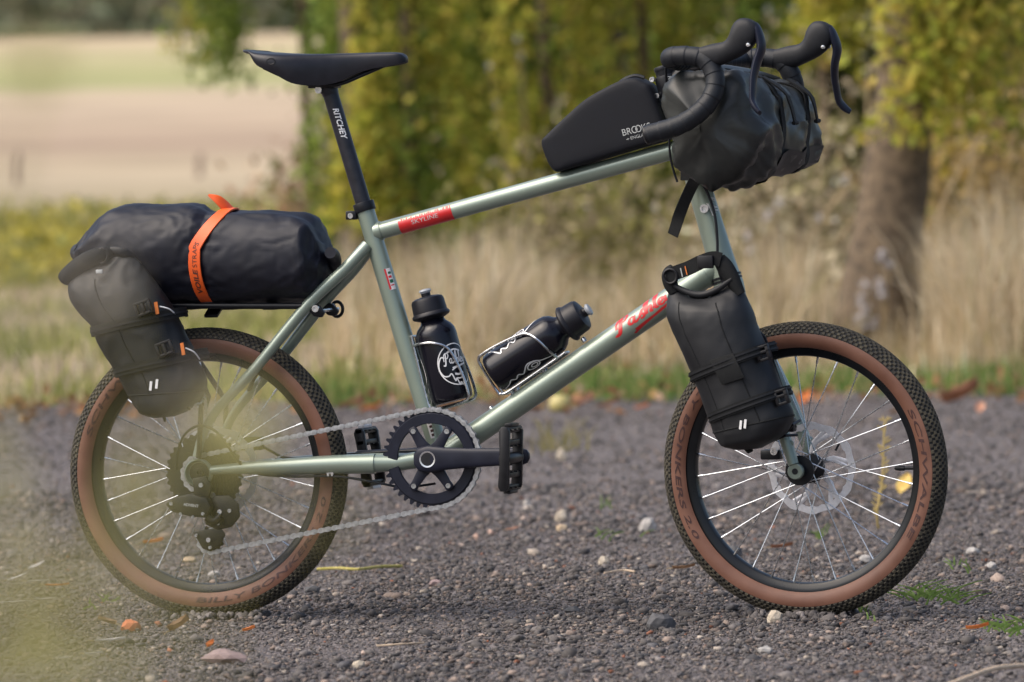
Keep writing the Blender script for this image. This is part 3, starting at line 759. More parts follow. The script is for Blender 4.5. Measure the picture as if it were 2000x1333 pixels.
hb = empty('handlebar', barC, bike)
def bar_side(s_):
    l = HB_L
    if s_ < 0:
        V_ = lambda px, py, lat: S(px, py, lat)
        pk = [barC - SN * .02, barC - SN * .10, V_(1313, 117, -.180), V_(1310, 112, -.200), V_(1338, 109, -.207), V_(1375, 116, -.208), V_(1393, 140, -.210), V_(1397, 168, -.216), V_(1384, 200, -.226), V_(1354, 229, -.238), V_(1318, 248, -.246), V_(1264, 264, -.252)]
    else:
        mir = lambda p: p - SN * (2 * (p - AX1).dot(SN))
        pk = [mir(p) for p in bar_side(-1)]
        # the far side sits a touch lower in the picture
        pk = [p - up_ * (.011 * min(1, max(0, (p - AX1).dot(SN)) / .2)) for p in pk]
    return pk
def tape_path(s_): return cr(bar_side(s_), 8)
for s_ in (-1, 1):
    pth = tape_path(s_)
    MB().tube(pth[:9], .0140, 18).build('bar_top', M['black_metal'], hb)
    p2 = pth[7:]
    # wrapped tape: gentle ridges
    sub = []
    for a, b in zip(p2, p2[1:]):
        for k in range(4): sub.append(a.lerp(b, k / 4))
    sub.append(p2[-1])
    cl_ = [0]
    for a, b in zip(sub, sub[1:]): cl_.append(cl_[-1] + (b - a).length)
    rad = [.0160 + .0011 * ((c_ / .021) % 1) for c_ in cl_]
    rad[0] = .0145
    MB().tube(sub, rad, 18).build('bar_tape', M['tape'], hb, ang=80)
    e = pth[-1]; d = (pth[-1] - pth[-2]).normalized()
    MB().lathe(e, d, [(.0165, -.001), (.0165, .002), (.013, .005), (.004, .0065)], 18).build('bar_end_plug', M['plastic'], hb)
    # brake hood
    hood = empty('brake_lever', S(1440, 90, -HB_L), bike)
    if s_ < 0: H = lambda px, py, lo=0: S(px, py, -HB_L + lo)
    else: H = lambda px, py, lo=0: (lambda p: p - SN * (2 * (p - AX1).dot(SN)) - up_ * .011)(S(px, py, -HB_L + lo))
    # stations across the hood, lower to upper edge: ((bottom), (top), half width)
    hs = [((1368, 128), (1366, 93), .0150), ((1393, 131), (1392, 86), .0165), ((1412, 127), (1415, 81), .0168), ((1432, 118), (1425, 70), .0168), ((1450, 109), (1430, 54), .0172), ((1465, 98), (1437, 42), .0170), ((1477, 83), (1446, 36.5), .0162), ((1482, 69), (1461, 36.5), .0142), ((1482, 57), (1475, 43), .0085)]
    rg = []
    for b_, t_, hw in hs:
        B_, T_ = H(*b_), H(*t_); c_ = (B_ + T_) / 2; v_ = (T_ - B_) / 2
        rg.append([c_ + v_ * math.copysign(abs(sin(a)) ** .8, sin(a)) + SN * (hw * math.copysign(abs(cos(a)) ** .8, cos(a))) for a in [2 * pi * k / 20 for k in range(20)]])
    cols = [cr([r[k] for r in rg], 4) for k in range(20)]
    MB().rings([[c_[i] for c_ in cols] for i in range(len(cols[0]))]).build('hood', M['rubber_black'], hood, ang=60)
    fl_ = -.012 * 1
    lv = [(1474, 47, 0), (1481, 62, 0), (1487, 92, -.004), (1478, 123, -.010), (1472, 150, -.018), (1470, 175, -.026), (1470, 198, -.033), (1476, 212, -.040), (1484, 221, -.045)]
    pp = [H(x, y, lo) for x, y, lo in lv]
    MB().tube(cr(pp, 5), crs([.0075, .0108, .0118, .0110, .0098, .0090, .0086, .0078, .0055], 5), 12, flat=(1.15, .62), up=fx_).build('lever_blade', M['satin_black'], hood)
    MB().lathe(H(1461, 88, -.0168), -SN, [(.0032, -.004), (.0032, .0012), (.001, .0016)], 12).build('pivot_pin', M['white_steel'], hood)
    if s_ > 0: MB().lathe(H(1461, 88, -.0168) - SN * .0335, -SN, [(.0032, -.004), (.0032, .0012), (.001, .0016)], 12).build('pivot_pin', M['white_steel'], hood)
# hose leaving the bar in front of the bag and down the head tube
MB().tube(cr([S(1300, 132, -.06), S(1302, 165, -.05), S(1306, 200, -.045), S(1308, 235, -.042), S(1307, 270, -.042), S(1309, 305, -.042), S(1316, 335, -.042), S(1323, 356, -.042)], 6), .0021, 8).build('loose_cord', M['black_metal'], bike)

# ---------------------------------------------------------------- rear rack
rack = empty('rear_rack', P(480, 600), bike)
for s_ in (-1, 1):
    a = P(592, 598, -.043); b = P(250, 597, -.043); a.y = b.y = s_ * .047
    MB().tube([a, a.lerp(b, .5), b], .0058, 14).build('rack_rail', M['black_metal'], rack)
    q = P(612, 602, -.046); q.y = s_ * .046
    MB().slab([q + Vector((x, 0, z)) for x, z in ((-.026, .010), (-.010, .012), (.010, .004), (.020, -.008), (.014, -.017), (.000, -.015), (-.010, -.004), (-.026, -.002))], (0, -s_ * .010, 0)).build('stay_clamp', M['black_metal'], rack, bevel=.0025)
    MB().lathe(q + Vector((.005, s_ * .002, -.001)), (0, s_, 0), [(.0062, -.004), (.0062, .004), (.003, .004), (.0028, .002)], 14).build('clamp_bolt', M['white_steel'], rack)
    r0 = P(300, 600, 0); r0.y = s_ * .05
    MB().tube([r0, Vector((.012, s_ * .072, WR + .12)), Vector((.006, s_ * .072, WR + .028))], .0048, 12).build('rack_strut', M['black_metal'], rack)
MB().tube([Vector((P(612, 602).x + .022, -.045, P(612, 602).z - .004)), Vector((P(612, 602).x + .022, .075, P(612, 602).z - .004))], .0032, 10).build('rack_axle', M['steel'], rack)
q = Vector((P(612, 602).x + .022, .062, P(612, 602).z - .004))
MB().tube([q + Vector((.0105 * cos(a), .006, .013 * sin(a))) for a in [2 * pi * i / 20 for i in range(20)]], .003, 8, loop=True).build('axle_lever', M['black_metal'], rack)
for px in (300, 380, 460, 540):
    z_ = P(px, 601).z
    MB().box(Vector((P(px, 600).x, 0, z_)), .011, .047, .003).build('rack_slat', M['black_metal'], rack, bevel=.001)
# ================================================================== bags and bottles
def crease(p, f, sx=(1, 1, 1), seed=0):
    q = Vector((p.x * f * sx[0] + seed, p.y * f * sx[1] - seed * 1.7, p.z * f * sx[2] + seed * .6))
    w = noise.noise_vector(q * .55) * .7
    return 1 - 2.2 * abs(noise.noise(q + w))
def soft_loft(secs, n=72, sub=5, disp=None, caps=True):
    """secs: (centre, half axis a, half axis b, exponent) -> dense rings, moved along the radius by disp(p, t, ang)"""
    rg = []
    for c, a, b, e in secs:
        rg.append([c + a * math.copysign(abs(cos(t)) ** (2 / e), cos(t)) + b * math.copysign(abs(sin(t)) ** (2 / e), sin(t)) for t in [2 * pi * k / n for k in range(n)]])
    cols = [cr([r[k] for r in rg], sub) for k in range(n)]
    rings = [[c[i] for c in cols] for i in range(len(cols[0]))]
    if disp:
        m = len(rings)
        for i, r in enumerate(rings):
            ce = sum(r, Vector()) / n
            for k in range(n):
                d = r[k] - ce
                if d.length > 1e-6: r[k] = r[k] + d.normalized() * disp(r[k], i / (m - 1), 2 * pi * k / n)
    return rings
def plane_secs(pairs, lat, depth, fn, nrm, exps=None):
    out = []
    for i, ((lx, ly), (rx, ry)) in enumerate(pairs):
        a, b = fn(lx, ly, lat), fn(rx, ry, lat)
        out.append(((a + b) / 2, (b - a) / 2, nrm * depth[i], exps[i] if exps else 2.3))
    return out

# ---------------------------------------------------------------- rear dry bag on the rack
dry = empty('dry_bag', P(400, 592), label='long navy black roll dry bag lying on the rear rack', cat='bag')
st = [(154, 486, 516, .022), (166, 474, 540, .055), (186, 450, 566, .072), (212, 420, 584, .084), (238, 405, 591, .089), (285, 401, 594, .091), (335, 399.5, 595, .091), (375, 400, 595, .090), (408, 410, 594.5, .086), (430, 414, 594, .084), (470, 413.5, 593.5, .087), (530, 415, 593, .087), (575, 419, 592, .085), (604, 424, 588, .082), (617, 434, 583, .078), (626, 455, 576, .066), (640, 488, 560, .045), (648, 504, 546, .024)]
secs = []
for px, t_, b_, w in st:
    a, b = P(px, b_), P(px, t_)
    secs.append(((a + b) / 2, (b - a) / 2, Vector((0, w, 0)), 2.35))
xs_ = P(418, 500).x; xl = P(150, 500).x; xr = P(650, 500).x
def ddisp(p, t, ang):
    d = .0032 * crease(p, 15, (.4, 1, 1), 3) + .0012 * crease(p, 60, (.6, 1, 1), 9)
    e = max(0, 1 - (p.x - xl) / .10); d += .006 * e * sin(ang * 9 + 2 * noise.noise(p * 20)) + .004 * e * crease(p, 40, (.5, 1, 1), 1)
    e = max(0, 1 - (xr - p.x) / .075); d += .0075 * e * crease(p, 30, (.8, 1, 1), 5) + .004 * e * sin(ang * 7 + 3 * noise.noise(p * 15))
    s_ = max(0, 1 - abs(p.x - xs_) / .06); d += -.004 * max(0, 1 - abs(p.x - xs_) / .016) + .0035 * s_ * crease(p, 48, (.35, 1, 1.2), 8)
    return d
MB().rings(soft_loft(secs, 110, 11, ddisp)).build('bag_body', M['drybag'], dry, ang=80)
# rolled ends
MB().tube(cr([P(645, 494, -.05), P(650, 500, -.02), P(651, 512, .0), P(648, 520, .03), P(644, 524, .05)], 5), crs([.010, .013, .0145, .013, .010], 5), 14).build('rolled_end', M['drybag'], dry)
MB().tube(cr([P(158, 492, -.04), P(155, 494, 0), P(158, 500, .04)], 5), crs([.012, .0165, .012], 5), 14).build('rolled_end', M['drybag'], dry)
# ---------------------------------------------------------------- orange strap round the dry bag
stp = empty('rubber_strap', P(410, 598), label='orange rubber strap cinched round the dry bag', cat='strap')
zc = (P(415, 412).z + P(415, 594).z) / 2; hz = (P(415, 412).z - P(415, 594).z) / 2
ring = []
for i in range(41):
    a = radians(86) + radians(188) * i / 40          # from the top, down the near side to the bottom
    sx_ = cos(a); sz_ = sin(a)
    y = .0895 * math.copysign(abs(sx_) ** (2 / 2.35), sx_); z = (hz + .003) * math.copysign(abs(sz_) ** (2 / 2.35), sz_)
    lean = -.027 * (1 - (z / hz)) if False else 0
    tt = (z / hz + 1) / 2
    px_ = 402 - 9 * sin(pi * min(1, tt * 1.05)) + 33 * max(0, tt - .62) / .38
    ring.append(Vector((P(px_, 500, -.05).x, y, zc + z)))
ups = [Vector((0, p.y / .0895, (p.z - zc) / hz)).normalized() for p in ring]
near = ring[:]
MB().ribbon(near[:35], .0215, .0035, ups[:35]).build('strap_band', M['orange'], stp, bevel=.0006, seg=1)
far = [Vector((p.x - .004, -p.y, p.z)) for p in ring]; fu = [Vector((0, -u.y, u.z)) for u in ups]
MB().ribbon(far[:38], .0215, .0035, fu[:38]).build('strap_band', M['orange'], stp, bevel=.0006, seg=1)
b_ = near[34:]; MB().ribbon([near[33]] + b_ + [Vector((b_[-1].x, -.03, b_[-1].z - .018))], .0245, .006, [ups[33]] + ups[34:] + [ups[-1]]).build('strap_buckle', M['plastic'], stp, bevel=.001)
t0 = near[0]
tail = cr([P(452, 414, .0), P(440, 403, -.012), P(425, 390, -.02), P(407, 381, -.024)], 6)
MB().tube(tail, crs([.0105, .0110, .0085, .0020], 6), 10, flat=(.26, 1), up=(0, .45, .9)).build('strap_tail', M['orange'], stp)
tv, tf, tw = text2d('VOILE', .2, .03); tv2, tf2, tw2 = text2d('STRAPS', 0, .0)
acc = [0]
for a, b in zip(near, near[1:]): acc.append(acc[-1] + (b - a).length)
def on_strap(x, y):
    """x metres from the strap's lower end up, y metres across it"""
    s_ = acc[34] - x
    i = max(0, min(len(acc) - 2, int(np.searchsorted(acc, s_)) - 1)); t_ = (s_ - acc[i]) / (acc[i + 1] - acc[i])
    p = near[i].lerp(near[i + 1], t_); u = ups[i].lerp(ups[i + 1], t_).normalized(); tg = (near[i] - near[i + 1]).normalized()
    return p + u * .0022 - tg.cross(u).normalized() * y * -1
k = .046 / tw
sgn = 1 if (on_strap(.03, .005) - on_strap(.03, 0)).x < 0 else -1
placed([(.034 + a * k, sgn * (-.0045 + b * .0115)) for a, b in tv], tf, on_strap, 'strap_lettering', M['dark_print'], stp, maxlen=.006)
k = .044 / tw2
placed([(.083 + a * k, sgn * (-.0045 + b * .0110)) for a, b in tv2], tf2, on_strap, 'strap_lettering', M['dark_print'], stp, maxlen=.006)

# ---------------------------------------------------------------- cage bags (rear stay and fork leg)
def strap_round(pairs_c, depth, off, w, fn, lat, nrm, name, parent, m='webbing', a0=-200, a1=20, zoff=.0042):
    """strap round a bag section given by left and right points; arc in degrees (180 = left edge, 270 = towards the camera)"""
    (lx, ly), (rx, ry) = pairs_c
    A, B = fn(lx, ly, lat), fn(rx, ry, lat); c = (A + B) / 2; a = (B - A) / 2; b = nrm * depth
    pts, up = [], []
    for i in range(33):
        t = radians(a0 + (a1 - a0) * i / 32)
        q = a * math.copysign(abs(cos(t)) ** (2 / 2.3), cos(t)) + b * math.copysign(abs(sin(t)) ** (2 / 2.3), sin(t))
        u = (a.normalized() * cos(t) / a.length + b.normalized() * sin(t) / b.length).normalized()
        pts.append(c + q + u * zoff + (B - A).normalized().cross(nrm) * off); up.append(u)
    return MB().ribbon(pts, w, .0022, up).build(name, M[m], parent)

rbag = empty('cage_bag', P(320, 815, -.12), label='roll top bag strapped upright beside the rear wheel', cat='bag')
LB = -.122; NY = Vector((0, 1, 0))
pairs = [((308, 816), (336, 814)), ((284, 809), (360, 803)), ((268, 793), (384, 782)), ((252, 765), (400, 757)), ((237, 738), (400, 735)), ((219, 709), (384, 706)), ((194, 667), (368, 670)), ((182, 637), (352, 634)), ((152, 603), (331, 598)), ((139, 573), (312, 567)), ((142, 545), (290, 537)), ((150, 525), (268, 512)), ((160, 512), (248, 499))]
dep = [.024, .045, .052, .053, .053, .053, .053, .053, .052, .047, .034, .020, .012]
def rdisp(p, t, ang):
    d = .0022 * crease(p, 18, (1, 1, .5), 4) + .0010 * crease(p, 45, (1, 1, .6), 5)
    if t > .55: d += .004 * (t - .55) / .45 * crease(p, 34, (1.2, 1, .45), 6)
    if t < .2: d += .003 * (1 - t / .2) * crease(p, 38, (1, 1, 1), 2)
    return d
rg = soft_loft(plane_secs(pairs, LB, dep, P, NY), 72, 8, rdisp)
MB().rings(rg).build('bag_body', M['forkbag'], rbag, ang=80)
MB().tube([p * 1.0 for p in rg[22]], .0016, 6, loop=True).build('foot_seam', M['webbing'], rbag)
MB().tube([r[52] for r in rg[22:80]], .0013, 6).build('side_seam', M['webbing'], rbag)
MB().tube(cr([P(126, 546, LB - .006), P(134, 538, LB - .010), P(165, 514, LB - .018), P(195, 500, LB - .016), P(222, 494, LB)], 5), crs([.013, .0155, .0165, .0150, .011], 5), 16).build('rolled_top', M['webbing'], rbag)
MB().tube(cr([P(215, 488, LB - .01), P(240, 494, LB - .01), P(262, 505, LB)], 5), crs([.006, .009, .005], 5), 12, flat=(1, .6), up=NY).build('rolled_top', M['forkbag'], rbag)
for q in ((176, 506), (200, 500)):
    MB().tube([P(q[0], q[1], LB - .020) + Vector((.010 * cos(a), -.004 + .002 * sin(a), .0125 * sin(a))) for a in [2 * pi * i / 20 for i in range(20)]], .0018, 6, loop=True).build('roll_ring', M['plastic'], rbag)
MB().box(P(194, 531, LB - .047), .006, .002, .0035).build('roll_clip', M['grey_print'], rbag, bevel=.001)
for (pr_, bx, by, tx_, ty, c0, c1) in ((((186, 648), (357, 632)), 280, 602, 306, 602, (312, 601), (343, 615)), (((232, 728), (398, 712)), 322, 681, 357, 682, (362, 682), (390, 702))):
    pr_ = ((pr_[0][0], pr_[0][1] - 0), (pr_[1][0], pr_[1][1] - 22))
    strap_round(pr_, .0535, 0, .017, P, LB, NY, 'strap', rbag, a0=-205, a1=30)
    strap_round(pr_, .0535, 0, .0035, P, LB, NY, 'strap_stripe', rbag, 'rubber_black', a0=-205, a1=30, zoff=.0056)
    yb = LB - .0605
    for dx_ in (-.012, 0, .012):
        MB().box(P(bx, by - dx_ * 380, yb) + Vector((dx_, 0, 0)), .0028, .004, .0105, (Vector((1, .0, .35)).normalized(), NY, Vector((-.35, 0, 1)).normalized())).build('ladder_buckle', M['plastic'], rbag, bevel=.001)
    for dz_ in (-.0095, .0095):
        MB().box(P(bx, by, yb) + Vector((-.35 * dz_, 0, dz_)), .015, .004, .0025, (Vector((1, 0, .35)).normalized(), NY, Vector((-.35, 0, 1)).normalized())).build('ladder_buckle', M['plastic'], rbag, bevel=.001)
    MB().box(P(tx_, ty, LB - .054), .0030, .0016, .0105, (Vector((1, 0, .2)).normalized(), NY, Vector((-.15, 0, 1)).normalized())).build('pull_tab', M['orange_tab'], rbag)
    MB().tube(cr([P(c0[0], c0[1] - 2, LB - .051), P((c0[0] + c1[0]) / 2 + 3, (c0[1] + c1[1]) / 2 - 4, LB - .044), P(c1[0], c1[1], LB - .028)], 6), .0014, 6).build('reflective_piping', M['white_print'], rbag)
for dx_ in (-.0065, .0065):
    p = P(300 + dx_ * 900, 752 - dx_ * 300, LB - .0575)
    MB().slab([p + Vector((x, 0, z)) for x, z in ((-.003, -.008), (.0015, -.0085), (.0035, .0075), (-.001, .008))], (0, -.0008, 0)).build('bag_mark', M['white_print'], rbag)
v = [P(x, y, LB - .0525) for x, y in ((252, 766), (300, 786), (350, 764), (372, 748), (398, 752), (392, 776), (362, 797), (300, 808), (268, 790))]
for x0_, y0_, x1_, y1_ in ((318, 812, 322, 824), (352, 796, 372, 800)):
    MB().tube([P(x0_, y0_, LB), P((x0_ + x1_) / 2, y0_ - 2, LB - .01), P(x1_, y1_, LB - .012)], [.004, .004, .002], 8).build('pull_loop', M['webbing'], rbag)
# the carrier it hangs on belongs to the bicycle
cage = empty('cargo_cage', P(395, 790, -.07), bike)
for o_ in (0, 14):
    MB().tube(cr([P(335 + o_, 800 - o_, LB - .02), P(372 + o_, 790, LB + .01), P(396 + o_ * .3, 765 + o_, LB + .035), P(402, 800 + o_, -.075)], 5), .0028, 8).build('cage_wire', M['steel'], cage)
MB().slab([P(x, y, -.078) for x, y in ((360, 700), (380, 700), (412, 775), (404, 800), (394, 790))], (0, .003, 0)).build('cage_plate', M['black_metal'], cage, bevel=.001)

fbag = empty('fork_bag', S(1470, 875, -.12), label='charcoal roll top bag strapped to the front fork leg', cat='bag')
LF = -.120
pairs = [((1440, 878), (1482, 876)), ((1416, 871), (1522, 854)), ((1406, 859), (1542, 829)), ((1397, 838), (1545, 806)), ((1384, 803), (1533, 778)), ((1370, 765), (1519, 745)), ((1354, 724), (1504, 708)), ((1336, 683), (1490, 672)), ((1318, 645), (1477, 640)), ((1307, 618), (1470, 613)), ((1307, 590), (1458, 588)), ((1311, 568), (1446, 565)), ((1316, 552), (1433, 546))]
dep = [.024, .046, .052, .053, .053, .053, .053, .053, .052, .049, .040, .026, .014]
def fdisp(p, t, ang):
    d = .0018 * crease(p, 17, (1, 1, .4), 14) + .0008 * crease(p, 44, (1, 1, .6), 15)
    if t > .68: d += .0035 * (t - .68) / .32 * crease(p, 26, (1.2, 1, .5), 16)
    if t < .12: d += .002 * (1 - t / .12) * crease(p, 38, (1, 1, 1), 12)
    return d
rg = soft_loft(plane_secs(pairs, LF, dep, S, SN), 72, 8, fdisp)
m_ = len(rg)
for i, r in enumerate(rg):                      # the mouth dips between its two raised corners
    t = max(0, (i / (m_ - 1) - .78) / .22)
    for k_ in range(72):
        r[k_] = r[k_] - up_ * (.030 * t * (1 - abs(cos(2 * pi * k_ / 72)) ** 1.6))
MB().rings(rg).build('bag_body', M['forkbag'], fbag, ang=80)
MB().tube([p * 1.0 for p in rg[22]], .0016, 6, loop=True).build('foot_seam', M['webbing'], fbag)
MB().tube([r[58] for r in rg[22:84]], .0013, 6).build('side_seam', M['webbing'], fbag)
MB().tube([r[48] for r in rg[22:84]], .0011, 6).build('side_seam', M['webbing'], fbag)
for pk, rr_ in ((((1318, 572), (1310, 555), (1309, 538), (1318, 527)), [.008, .011, .0125, .010]), (((1446, 575), (1430, 545), (1416, 522), (1404, 506)), [.008, .0115, .0125, .010])):
    MB().tube(cr([S(x, y, LF - .012) for x, y in pk], 5), crs(rr_, 5), 14, flat=(1.2, .8), up=SN).build('rolled_top', M['webbing'], fbag)
MB().tube(cr([S(x, y, LF - .018) for x, y in ((1317, 558), (1345, 572), (1372, 576), (1400, 566), (1430, 545))], 5), crs([.004, .0055, .006, .0055, .004], 5), 12).build('rolled_lip', M['forkbag'], fbag)
MB().ribbon(cr([S(x, y, LF - .022) for x, y in ((1304, 542), (1318, 534), (1345, 524), (1370, 512), (1392, 505), (1408, 508))], 6), .024, .004, -SN).build('closing_strap', M['webbing'], fbag)
MB().box(S(1378, 512, LF - .026), .014, .004, .011, (fx_, SN, up_)).build('side_release_buckle', M['plastic'], fbag, bevel=.002)
for dx_ in (0, 9):
    MB().ribbon([S(1329 + dx_, 524 - dx_ * .4, LF - .0255), S(1333 + dx_, 541 - dx_ * .4, LF - .0255)], .0018, .001, -SN).build('strap_stitching', M['orange_tab' if dx_ else 'grey_print'], fbag)
MB().tube([S(1309, 540, LF - .026) + fx_ * (.012 * cos(a)) + up_ * (.012 * sin(a)) for a in [2 * pi * i / 20 for i in range(20)]], .0022, 8, loop=True).build('roll_ring', M['plastic'], fbag)
for pr_, by in ((((1357, 737), (1508, 678)), 0), (((1394, 817), (1537, 764)), 1)):
    strap_round(pr_, .0535, 0, .017, S, LF, SN, 'strap', fbag, a0=-195, a1=12)
    strap_round(pr_, .0535, .004, .003, S, LF, SN, 'strap_stripe', fbag, 'rubber_black', a0=-195, a1=12, zoff=.0058)
    strap_round(pr_, .0535, -.004, .003, S, LF, SN, 'strap_stripe', fbag, 'rubber_black', a0=-195, a1=12, zoff=.0058)
    bx, byy = ((1491, 690), (1527, 776))[by]
    ax3 = ((fx_ + up_ * .3).normalized(), SN, (up_ - fx_ * .3).normalized())
    for dx_ in (-.009, .009):
        MB().box(S(bx, byy, LF - .035) + ax3[0] * dx_, .003, .005, .013, ax3).build('ladder_buckle', M['plastic'], fbag, bevel=.001)
    for dz_ in (-.011, .002, .011):
        MB().box(S(bx, byy, LF - .035) + ax3[2] * dz_, .012, .005, .0024, ax3).build('ladder_buckle', M['plastic'], fbag, bevel=.001)
pn = [S(x, y, LF - .0580) for x, y in ((1386, 704), (1432, 690), (1455, 738), (1410, 752))]
MB().slab(pn, -SN * .0012).build('strap_sleeve', M['webbing'], fbag, bevel=.0005)
for dx_ in (-.0055, .0055):
    p = S(1451 + dx_ * 800, 829 - dx_ * 180, LF - .0575)
    MB().slab([p + fx_ * x + up_ * z for x, z in ((-.003, -.0075), (.0012, -.008), (.003, .007), (-.001, .0075))], -SN * .0008).build('bag_mark', M['white_print'], fbag)
MB().tube([S(1455, 874, LF), S(1462, 882, LF - .01), S(1470, 880, LF - .012)], [.004, .004, .002], 8).build('pull_loop', M['webbing'], fbag)
MB().box(S(1540, 830, -.066), .012, .010, .012, (fx_, SN, up_)).build('cage_mount', M['black_metal'], fork, bevel=.003)
for a_, b_ in (((1535, 845), (1562, 822)), ((1512, 860), (1556, 850))):
    MB().tube([S(*a_, -.09), S((a_[0] + b_[0]) / 2, (a_[1] + b_[1]) / 2 - 4, -.10), S(*b_, -.07)], .0026, 8).build('cage_wire', M['black_metal'], fork)
MB().slab([S(x, y, -.064) for x, y in ((1478, 640), (1496, 660), (1556, 835), (1540, 845), (1512, 790))], SN * .004).build('cargo_cage_plate', M['black_metal'], fork, bevel=.001)

# ---------------------------------------------------------------- top tube bag
tbag = empty('top_tube_bag', P(1190, 318), label='smooth black wedge shaped bag on the top tube', cat='bag')
ol = cr([P(x, y) for x, y in ((1064, 279), (1072, 266), (1119, 221), (1152, 193), (1190, 171), (1222, 156), (1247, 152), (1266, 160), (1279, 172), (1297, 216), (1313, 262), (1308, 273), (1247, 291), (1178, 312), (1112, 332), (1093, 336), (1081, 326), (1070, 302))], 4, True)
cen = sum(ol, Vector()) / len(ol)
def inset(ol, d):
    out = []
    n = len(ol)
    for i in range(n):
        t = (ol[(i + 1) % n] - ol[i - 1]).normalized(); nn = Vector((-t.z, 0, t.x))
        if nn.dot(cen - ol[i]) < 0: nn = -nn
        out.append(ol[i] + nn * d)
    return out
rg = []
half = ((-.0345, .02), (-.0345, .3), (-.0344, .55), (-.0341, .75), (-.0334, .87), (-.0318, .935), (-.0295, .968), (-.0260, .986), (-.020, .997))
for y, d in list(half) + [(0, 1.0)] + [(-y_, d_) for y_, d_ in reversed(half)]:
    rg.append([cen + (q - cen) * d + Vector((0, y, 0)) for q in ol])
MB().rings(rg).build('bag_shell', M['topbag'], tbag, ang=70)
MB().tube(cr([P(1212, 161, -.004), P(1226, 153, -.004), P(1242, 149, -.004), P(1258, 153, -.004)], 5), .0038, 8).build('zip_garage', M['rubber_black'], tbag)
b0 = P(1217, 266, -.0350); bx_ = (P(1271, 252, -.0350) - b0); bl = bx_.length; bx_.normalize(); by_ = Vector((-bx_.z, 0, bx_.x))
if by_.z < 0: by_ = -by_
flat = lambda x, y: b0 + bx_ * x + by_ * y
V_, F_ = [], []
def addt(v, f, sx_, ox, sy, oy):
    o = len(V_); V_.extend([(ox + a * sx_, oy + b * sy) for a, b in v]); F_.extend([tuple(i + o for i in q) for q in f])
hcap = .0115
tv, tf, tw = text2d('BR'); addt(tv, tf, .0165 / tw, 0, hcap / .70, 0)
for cx in (.0222, .0292):
    v, f = strokes2d([[(.0046 * cos(a), .0054 * sin(a)) for a in [2 * pi * i / 16 for i in range(17)]]], .0016); addt(v, f, 1, cx, 1, hcap / 2)
tv, tf, tw = text2d('KS'); addt(tv, tf, .0155 / tw, .0355, hcap / .70, 0)
placed(V_, F_, flat, 'bag_lettering', M['grey_print'], tbag)
tv, tf, tw = text2d('ENGLAND'); V_, F_ = [], []
addt(tv, tf, .036 / tw, .012, .0055 / .7, -.0095)
v, f = strokes2d([[(.004, -.0075), (.0095, -.0072)], [(.007, -.0055), (.007, -.009)]], .0010); addt(v, f, 1, 0, 1, 0)
placed(V_, F_, flat, 'bag_lettering', M['grey_print'], tbag)

# ---------------------------------------------------------------- handlebar bag
hbag = empty('handlebar_bag', S(1440, 355), label='bulky wrinkled black roll bag slung under the handlebar', cat='bag')
LN = -.165
prof = [(1309, 225), (1312, 190), (1330, 168), (1372, 156), (1412, 155), (1440, 163), (1462, 190), (1474, 240), (1477, 290), (1470, 328), (1448, 350), (1410, 359), (1372, 346), (1340, 316), (1319, 272)]
o0 = cr([S(x, y, LN) for x, y in prof], 8, True)
c0 = sum(o0, Vector()) / len(o0); nP = len(o0)
Lb = .362
rg = []
lev = [(-.022, .10, 0), (-.021, .35, 0), (-.018, .62, 0), (-.011, .86, 0), (0, .985, 0)] + [(Lb * t, 1 + .02 * sin(pi * t), t) for t in [i / 40 for i in range(1, 40)]] + [(Lb, .97, 1), (Lb + .010, .80, 1), (Lb + .014, .4, 1), (Lb + .014, .1, 1)]
for s_, sc_, t_ in lev:
    r = []
    for p in o0:
        q = c0 + (p - c0) * sc_
        dz = (q - c0).dot(up_)
        q = q + up_ * (-dz * (.10 if dz < 0 else .30) * t_ + (.010 * t_ if dz < 0 else 0)) + SN * s_
        r.append(q)
    rg.append(r)
fr_ = fx_
m_ = len(rg)
for i, r in enumerate(rg):
    s_, sc_, t_ = lev[i]
    cc_ = sum(r, Vector()) / nP
    for k_ in range(nP):
        p = r[k_]; d = p - cc_
        if d.length < .004: continue
        d.normalize()
        ang = atan2(d.dot(up_), d.dot(fx_))
        amp = .0075 + .006 * max(0, 1 - max(0, s_) / .12) + .003 * max(0, 1 - abs(Lb - s_) / .08)
        q = Vector((p.dot(fx_), p.dot(SN), p.dot(up_)))
        dd = 1.25 * amp * crease(q, 12, (1, .8, .8), 21) + .45 * amp * crease(q, 34, (1, .8, 1), 25) + .15 * amp * crease(q, 80, (1, .8, 1), 27)
        if s_ > .004: dd += .0045 * max(0, 1 - s_ / .05) * sin(ang * 13 + 4 * noise.noise(q * 14))   # gathers at the near seam
        if s_ <= 0: p = p - SN * (.024 * crease(q, 13, (1, 1, 1), 33) * (1 - sc_ * .6))
        r[k_] = p + d * dd
MB().rings(rg).build('bag_body', M['barbag'], hbag, ang=80)
